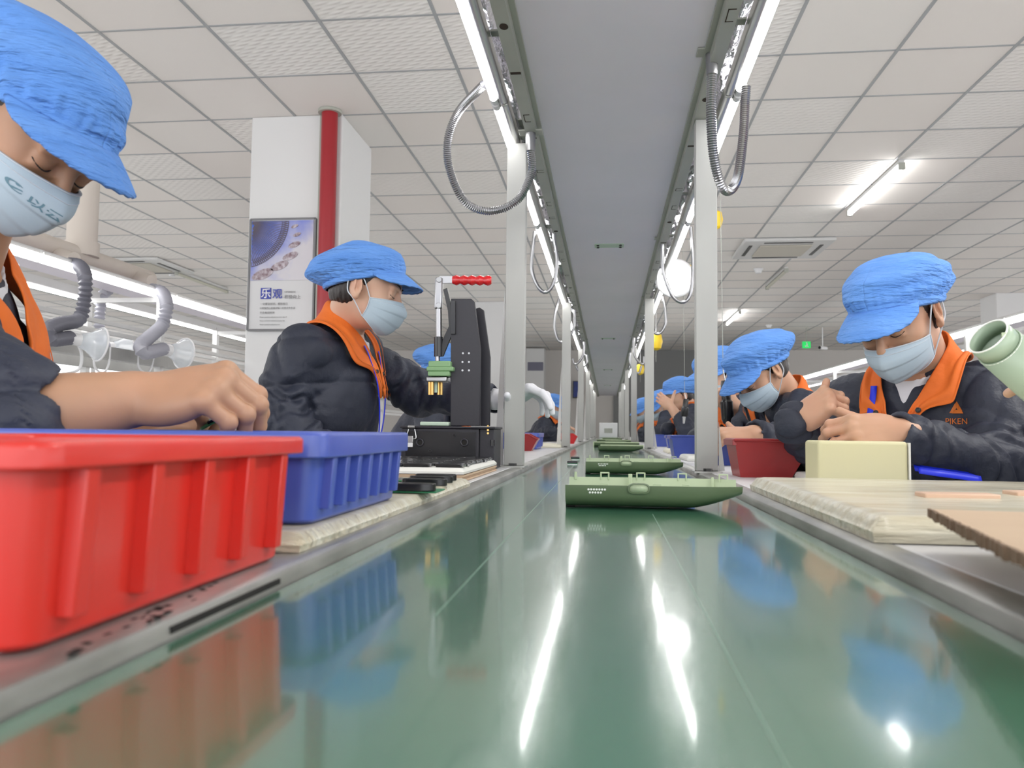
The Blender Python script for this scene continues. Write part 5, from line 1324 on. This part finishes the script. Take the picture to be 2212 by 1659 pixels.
# uprights: two plates
up1 = [(973, 920), (974, 645), (1018, 645), (1025, 652), (1038, 752), (1037, 920)]
up2 = [(1036, 920), (1026, 667), (1036, 664), (1045, 670), (1059, 772), (1058, 920)]
for poly, ya, yb in ((up1, PY+.03, PY+.042), (up2, PY+.10, PY+.112)):
    q = [(PP(a, b_, ya).x, PP(a, b_, ya).z) for a, b_ in poly]; MB().prism(q, 'y', ya, yb).build('upright_plate', M['black'], pr, bevel=.0015)
x_0, x_1 = pxX(976, PY+.06), pxX(990, PY+.06)
MB().bb(x_0, x_1, PY+.042, PY+.10, pyZ(800), pyZ(660)).build('spacer_block', M['black'], pr, bevel=.001)
q = [(PP(a, b_, PY+.026).x, PP(a, b_, PY+.026).z) for a, b_ in ((974, 650), (984, 650), (984, 722), (974, 722))]; MB().prism(q, 'y', PY+.022, PY+.030).build('mount_plate', M['black_gloss'], pr, bevel=.0008)
for (a, b_) in ((1000, 763), (1013, 763), (999, 782), (1013, 782), (999, 800), (1013, 800)): MB().cyl(PP(a, b_, PY+.0305), PP(a, b_, PY+.029), .0026, n=14).build('screw', M['conduit'], pr)
# clamp
ch_ = PY+.035
def cyl_px(a, b_, r, name, m, Y=ch_, r2=None): return MB().cyl(PP(*a, Y), PP(*b_, Y), r, r2, n=20).build(name, m, pr)
cyl_px((948, 662), (948, 735), .0078, 'plunger_rod', M['conduit'])
cyl_px((947, 728), (947, 770), .0115, 'guide_sleeve', M['black_gloss'])
cyl_px((945, 768), (945, 780), .006, 'plunger_tip', M['conduit'])
MB().add(*(lambda P_: ([Vector(p)+Vector((0, d, 0)) for d in (-.009, .009) for p in P_], [(0, 1, 2, 3), (7, 6, 5, 4), (0, 4, 5, 1), (1, 5, 6, 2), (2, 6, 7, 3), (3, 7, 4, 0)]))([PP(939, 668, ch_), PP(955, 668, ch_), PP(957, 600, ch_), PP(941, 600, ch_)])).build('link_fork', M['conduit'], pr, bevel=.004, seg=3)
for (a, b_) in ((948, 604), (947, 660)): MB().cyl(PP(a, b_, ch_-.013), PP(a, b_, ch_+.013), .0075, n=20).build('pivot_pin', M['conduit'], pr, bevel=.001)
q = [(PP(a, b_, ch_).x, PP(a, b_, ch_).z) for a, b_ in ((958, 626), (966, 622), (976, 665), (976, 725), (958, 770), (953, 770), (956, 735), (970, 705), (968, 672))]
MB().prism(q, 'y', ch_-.004, ch_+.004).build('clamp_arm', M['black_gloss'], pr, bevel=.001)
MB().add(*(lambda P_: ([Vector(p)+Vector((0, d, 0)) for d in (-.003, .003) for p in P_], [(0, 1, 2, 3), (7, 6, 5, 4), (0, 4, 5, 1), (1, 5, 6, 2), (2, 6, 7, 3), (3, 7, 4, 0)]))([PP(950, 612, ch_), PP(980, 611, ch_), PP(980, 597, ch_), PP(950, 597, ch_)])).build('handle_bar', M['conduit'], pr)
gp = [PP(978+i*4.2, 605+.05*i, ch_) for i in range(21)]
MB().tube(gp, [.0105]+[.0118+.0022*math.sin(i*PI/2) for i in range(18)]+[.0125, .009], 18).build('grip', M['grip_red'], pr)
def rbx(a, b_, c_, d_, name, m, Y0_=ch_-.025, Y1_=ch_+.025): return MB().bb(pxX(a), pxX(b_), Y0_, Y1_, pyZ(d_, 945), pyZ(c_, 945)).build(name, m, pr, bevel=.003)
rbx(921, 970, 779, 793, 'resin_head', M['resin']); rbx(917, 976, 791, 801, 'resin_plate', M['resin']); rbx(920, 968, 801, 812, 'resin_foot', M['resin'])
rbx(917, 962, 813, 824, 'steel_plate', M['conduit'])
for px in (928, 934, 947, 953): cyl_px((px, 824), (px, 853), .0042, 'guide_pin', M['brass'], ch_-.012+(.02 if px % 2 else 0))
cyl_px((941, 824), (941, 848), .005, 'clear_pin', M['resin_pale'])
rbx(903, 966, 911, 920, 'nest_block', M['resin_pale'], PY+.02, PY+.09)

# ---- sage green handheld housings on the belt
def shell(lab, x, y, z, L_=.252, rz=0.0, detail=True, grp='sage green half housings on the belt'):
    t = thing('plastic_housing', lab, 'plastic housing', (x, y, z), grp); t.rotation_euler = (0, 0, rz)
    n = 40; m_ = 15; k_ = L_/.252
    def zb(u):       # keel height
        return .0 if u < .70 else .021*((u-.70)/.30)**1.5
    def zr(u): return .0335+.002*u-.0012*u*u
    def hw(u): return .052*(1-.35*max(0, (u-.72)/.28)**2)
    def P(u, v, ins=0.0):
        a = PI*(v); w = hw(u)-ins; zt, z0_ = zr(u), zb(u)+ins
        yy = -w*math.cos(a); q = max(0, math.sin(a))**.55
        return (L_*(u-.5), yy, zt+(.006*min(1, (v-.5)*4) if v > .5 else 0)*(1-q)-(zt-z0_)*q)
    out = [[P(i/n, j/m_) for j in range(m_+1)] for i in range(n+1)]
    MB().sheet(out).build('outer_shell', M['shell'], t, solid=.0, origin=(0, 0, 0), angle=70)
    inn = [[P(i/n, j/m_, .0018) for j in range(m_+1)] for i in range(n+1)]
    g = MB().sheet(inn)
    for j in (0, m_): g.sheet([[out[i][j] for i in range(n+1)], [inn[i][j] for i in range(n+1)]])
    for i in (0, n): g.sheet([out[i], inn[i]])
    g.build('inner_wall', M['shell_in'], t, origin=(0, 0, 0), angle=70)
    if not detail: return t
    # clips and ribs along the edge
    for u, yy, w in ((.04, 1, .002), (.22, 1, .012), (.44, 1, .012), (.69, 1, .012), (.22, -1, .010), (.52, -1, .010), (.68, -1, .008), (.93, 1, .012)):
        x_ = L_*(u-.5); y_ = yy*(hw(u)-.003); z_ = zr(u)+(.006 if yy > 0 else 0)
        cl = MB(); top = .008 if yy > 0 else .003
        for d in (-w/2, w/2): cl.bb(x_+d-.0011, x_+d+.0011, y_-.001, y_+.001, z_-.004, z_+top)
        cl.bb(x_-w/2, x_+w/2, y_-.001, y_+.001, z_+top-.002, z_+top); cl.build('clip', M['shell_in'], t, origin=(0, 0, 0), bevel=.0004)
    MB().bb(L_*(-.125)-.003, L_*(-.125)+.003, hw(.4)-.016, hw(.4)-.013, .003, zr(.4)+.012).build('screw_post', M['shell_in'], t, origin=(0, 0, 0), bevel=.0008)
    MB().bb(L_*(.365)-.002, L_*(.365)+.002, hw(.86)-.010, hw(.86)-.008, .012, zr(.86)+.009).build('locating_pin', M['shell_in'], t, origin=(0, 0, 0), bevel=.0008)
    # oval thumb recess, set in the near rim
    oc = Vector((L_*(-.083), -hw(.42)-.0004, zr(.42)-.004)); n_ = 28
    def ov(a_, b_, y_): return [(oc.x+math.copysign(abs(math.cos(q*2*PI/n_))**.5, math.cos(q*2*PI/n_))*a_, oc.y+y_, oc.z+math.copysign(abs(math.sin(q*2*PI/n_))**.8, math.sin(q*2*PI/n_))*b_) for q in range(n_)]
    o1, o2, o3, o4 = ov(.0155, .0075, -.0025), ov(.0135, .0060, -.0028), ov(.0130, .0056, -.0016), ov(.0155, .0075, .003)
    MB().sheet([o4+[o4[0]], o1+[o1[0]], o2+[o2[0]], o3+[o3[0]]]).build('recess_ring', M['shell'], t, origin=(0, 0, 0), angle=60)
    MB().add(o3, [tuple(range(n_))]).build('recess_floor', M['shell_in'], t, origin=(0, 0, 0), solid=.0006)
    dots = [(.0725-i*.0039, .0052) for i in range(7)]+[(.0705-i*.0039-.0, .0096) for i in range(5)]
    for (dx, dz) in dots:
        u = .5-dx/L_; aa = max(.02, (dz/(zr(u)-zb(u)))**(1/.55)); a = math.asin(min(1, aa)); yy = -hw(u)*math.cos(a)
        c_ = Vector((-dx-.02, yy-.0003, zr(u)-dz-.001)); MB().cyl(c_+Vector((0, -.0005, 0)), c_+Vector((0, .001, 0)), .0015, n=10).build('speaker_hole', M['dot'], t, origin=(0, 0, 0))  # pale discs: light coming through the holes, put into the colour
    MB().bb(-L_/2-.001, -L_/2+.012, -.022, -.006, -.000, .004).build('nozzle_lip', M['hole'], t, origin=(0, 0, 0))
    c_ = Vector((-L_/2+.011, -.026, .005)); MB().cyl(c_, c_+Vector((0, .004, 0)), .0022, n=12).build('pin', M['dot'], t, origin=(0, 0, 0))
    return t
s1 = at(1413, 1103, Z=BZ); shell('sage green half housing lying open on the belt, nearest the camera', s1.x, s1.y+.052, BZ+.0005, rz=-.01)
s2 = at(1370, 1027, Z=BZ); shell('sage green half housing lying open on the belt, second from the camera', s2.x, s2.y+.052, BZ+.0005, rz=.01)
far_sh = [(1342, 976, 'third'), (1344, 967, 'fourth'), (1318, 966, 'fifth'), (1335, 960, 'sixth'), (1316, 958, 'seventh'), (1322, 953, 'eighth')]
for k, (px, py, o_) in enumerate(far_sh):
    p = at(px, py, Z=BZ); shell('sage green half housing far along the belt, %s from the camera' % o_, p.x, p.y+k*.05, BZ+.0005, rz=.1*(k % 3-1), detail=False)
ps = at(1745, 1000, Y=1.98); shell('pale sage half housing on the right bench behind the dark red bin', ps.x+.03, 2.0, TZ+.0155, rz=.1, detail=True, grp=None)
for (px, py, lab) in ((1237, 1003, 'small dark circuit board on the belt ahead of the second housing, near piece'), (1243, 993, 'small dark circuit board on the belt ahead of the second housing, far piece')):
    p = at(px, py, Z=BZ); t = thing('small_board', lab, 'circuit board', (p.x, p.y, BZ), 'small boards on the belt')
    MB().bb(p.x-.018, p.x+.018, p.y-.02, p.y+.02, BZ+.002, BZ+.004).build('board', M['pcb'], t)
    MB().bb(p.x-.018, p.x+.016, p.y-.018, p.y+.018, BZ+.004, BZ+.012).build('black_cover', M['black_gloss'], t, bevel=.0015)
    MB().bb(p.x-.016, p.x+.016, p.y-.016, p.y+.016, BZ+.0002, BZ+.002).build('solder_side', M['steel'], t)
eb = thing('white_carton', 'white box lying across the far end of the belt', 'box', (0.03, 17.6, BZ))
MB().bb(-.17, .22, 17.4, 17.8, BZ+.001, BZ+.32).build('carton', M['white_pl'], eb, bevel=.01); MB().bb(-.06, .11, 17.395, 17.4, BZ+.1, BZ+.2).build('panel_line', M['channel'], eb)

# ---- sage tube held at the right edge
ta, tb_ = at(2146, 738, Y=1.17), at(2330, 905, Y=1.23); d = (tb_-ta).normalized()
tu = thing('vacuum_tube', 'pale sage green tube held up at the right picture edge', 'tube', ta)
MB().tube([ta+d*.012, tb_], .0300, 40, caps=False).build('tube_body', M['shell_pale'], tu, solid=.0022, angle=60)
MB().tube([ta-d*.012, ta+d*.012], .0278, 40, caps=False).build('collar', M['shell_pale'], tu, solid=.002, angle=60)
MB().ring(ta-d*.012, d, .0278, .0013).build('end_rim', M['dot'], tu); MB().ring(ta+d*.013, d, .0304, .0009).build('seam_ring', M['dot'], tu)
ax_ = d.cross(Vector((0, -1, .3))).normalized(); cc = ta+Vector((0, -.0295, .006))
MB().bb(cc.x-.003, cc.x+.003, cc.y-.001, cc.y+.001, cc.z-.003, cc.z+.003).build('latch', M['shell_in'], tu, bevel=.0005)

# ---- blue strap on the right bench, pen, tool
sp = [at(1975, 1010, Y=1.62), at(2015, 1016, Y=1.62), at(2060, 1022, Y=1.63), at(2110, 1030, Y=1.64)]
for e, lab in ((0, 'upper bright blue lanyard strap lying on the right bench beside the cream block'), (1, 'lower bright blue lanyard strap lying on the right bench beside the cream block')):
    k = [Vector((p.x, p.y-.02*e, max(TZ+.004, p.z-.004*e))) for p in sp]; pts = bez(k, 6)
    MBs = MB().sheet([[p+Vector((0, q*.004, q*.006)) for q in (-1, 0, 1)] for p in pts])
    tag(MBs.build('lanyard_strap', M['lanyard'], origin=k[0], solid=.0015), lab, 'strap', 'blue straps beside the cream block')
# ---- screwdriver hanging in the third worker's fist
def driver(pts, Y, lab, r=.016):
    K = [at(a, b_, Y=Y) for a, b_ in pts]
    t = thing('screwdriver', lab, 'screwdriver', K[-1])
    MB().tube([K[1], K[1].lerp(K[2], .1), K[1].lerp(K[2], .45), K[1].lerp(K[2], .5), K[1].lerp(K[2], .9), K[2]], [r*.7, r*.85, r*.85, r*1.15, r*1.15, r*.8], 20).build('barrel', M['black_gloss'], t)
    MB().cyl(K[2], K[3], r*.5, r*.3).build('chuck', M['steel'], t)
    MB().tube([K[0], K[0].lerp(K[1], .5), K[1]], .0025, 8).build('hook', M['steel'], t)
    top = K[0]+Vector((-.02, 0, 0)); top.z = CH
    MB().tube([K[0], top], .0012, 6).build('hanging_cord', M['channel'], t)
    return t
driver([(1562, 800), (1566, 822), (1573, 915), (1576, 930)], 3.2, 'black electric screwdriver hanging by the first right post, held in a fist', .021)
driver([(1479, 850), (1482, 862), (1478, 900), (1477, 915)], 5.6, 'black electric screwdriver hanging before the chin-resting worker', .022)
tag(MB().tube(bez([at(1590, 795, Y=3.05), at(1600, 850, Y=2.95), at(1618, 905, Y=2.85), at(1622, 925, Y=2.8)], 6), .006, 8).build('black_cable', M['black_gloss'], origin=at(1622, 925, Y=2.8)), 'black cable slanting across the chest of the second woman on the right', 'cable')
# ---- yellow balancers and bright hood over the right row
for (px, py, Y, r, lab) in ((1546, 475, 3.9, .035, 'yellow spring balancer hanging behind the first right post, high up'), (1417, 738, 6.6, .055, 'yellow spring balancer hanging beside the second right post'), (1383, 798, 9.5, .05, 'small yellow spring balancer hanging between far right posts')):
    p = at(px, py, Y=Y); t = thing('spring_balancer', lab, 'tool balancer', p, 'yellow balancers over the right row')
    MB().tube([p+Vector((0, 0, r*1.3)), p+Vector((0, 0, r)), p, p-Vector((0, 0, r)), p-Vector((0, 0, r*1.3))], [r*.3, r*.8, r, r*.75, r*.3], 20).build('drum', M['yellow'], t)
    MB().cyl(p-Vector((0, 0, r*1.3)), p-Vector((0, 0, r*3)), .002).build('cord', M['channel'], t)
    MB().cyl(p+Vector((0, 0, r*1.2)), (p.x, p.y, CH), .004).build('hook', M['steel'], t)
p = at(1458, 600, Y=4.3); t = thing('magnifier_lamp', 'bright round lamp with yellow edge over the right row, beyond the first post', 'lamp', p)
MB().cyl(p+Vector((0, 0, 0)), p+Vector((0, .02, .0)), .092, n=36).build('lens_glow', M['lens'], t)
MB().ring(p+Vector((0, .01, 0)), (0, 1, 0), .096, .010).build('white_rim', M['white_pl'], t)
p2 = p+Vector((.075, .03, .03)); MB().cyl(p2, p2+Vector((0, .02, 0)), .045, n=28).build('yellow_disc', M['yellow'], t)
MB().cyl(p+Vector((0, .01, .10)), (p.x, p.y+.01, ZH+.05), .006).build('arm', M['steel'], t)

# small part the man is fitting together
hp = at(458, 912, Y=.985)
hb = thing('held_board', 'small green board held in the fingers of the man at the picture edge', 'circuit board', hp)
rm_ = Matrix.Rotation(-.5, 3, 'Y') @ Matrix.Rotation(.5, 3, 'X')
MB().box(hp, (.034, .018, .0016), rm_).build('board', M['pcb'], hb, bevel=.0003); MB().box(hp+Vector((.002, 0, .004)), (.016, .010, .004), rm_).build('chip', M['black_gloss'], hb, bevel=.0004)
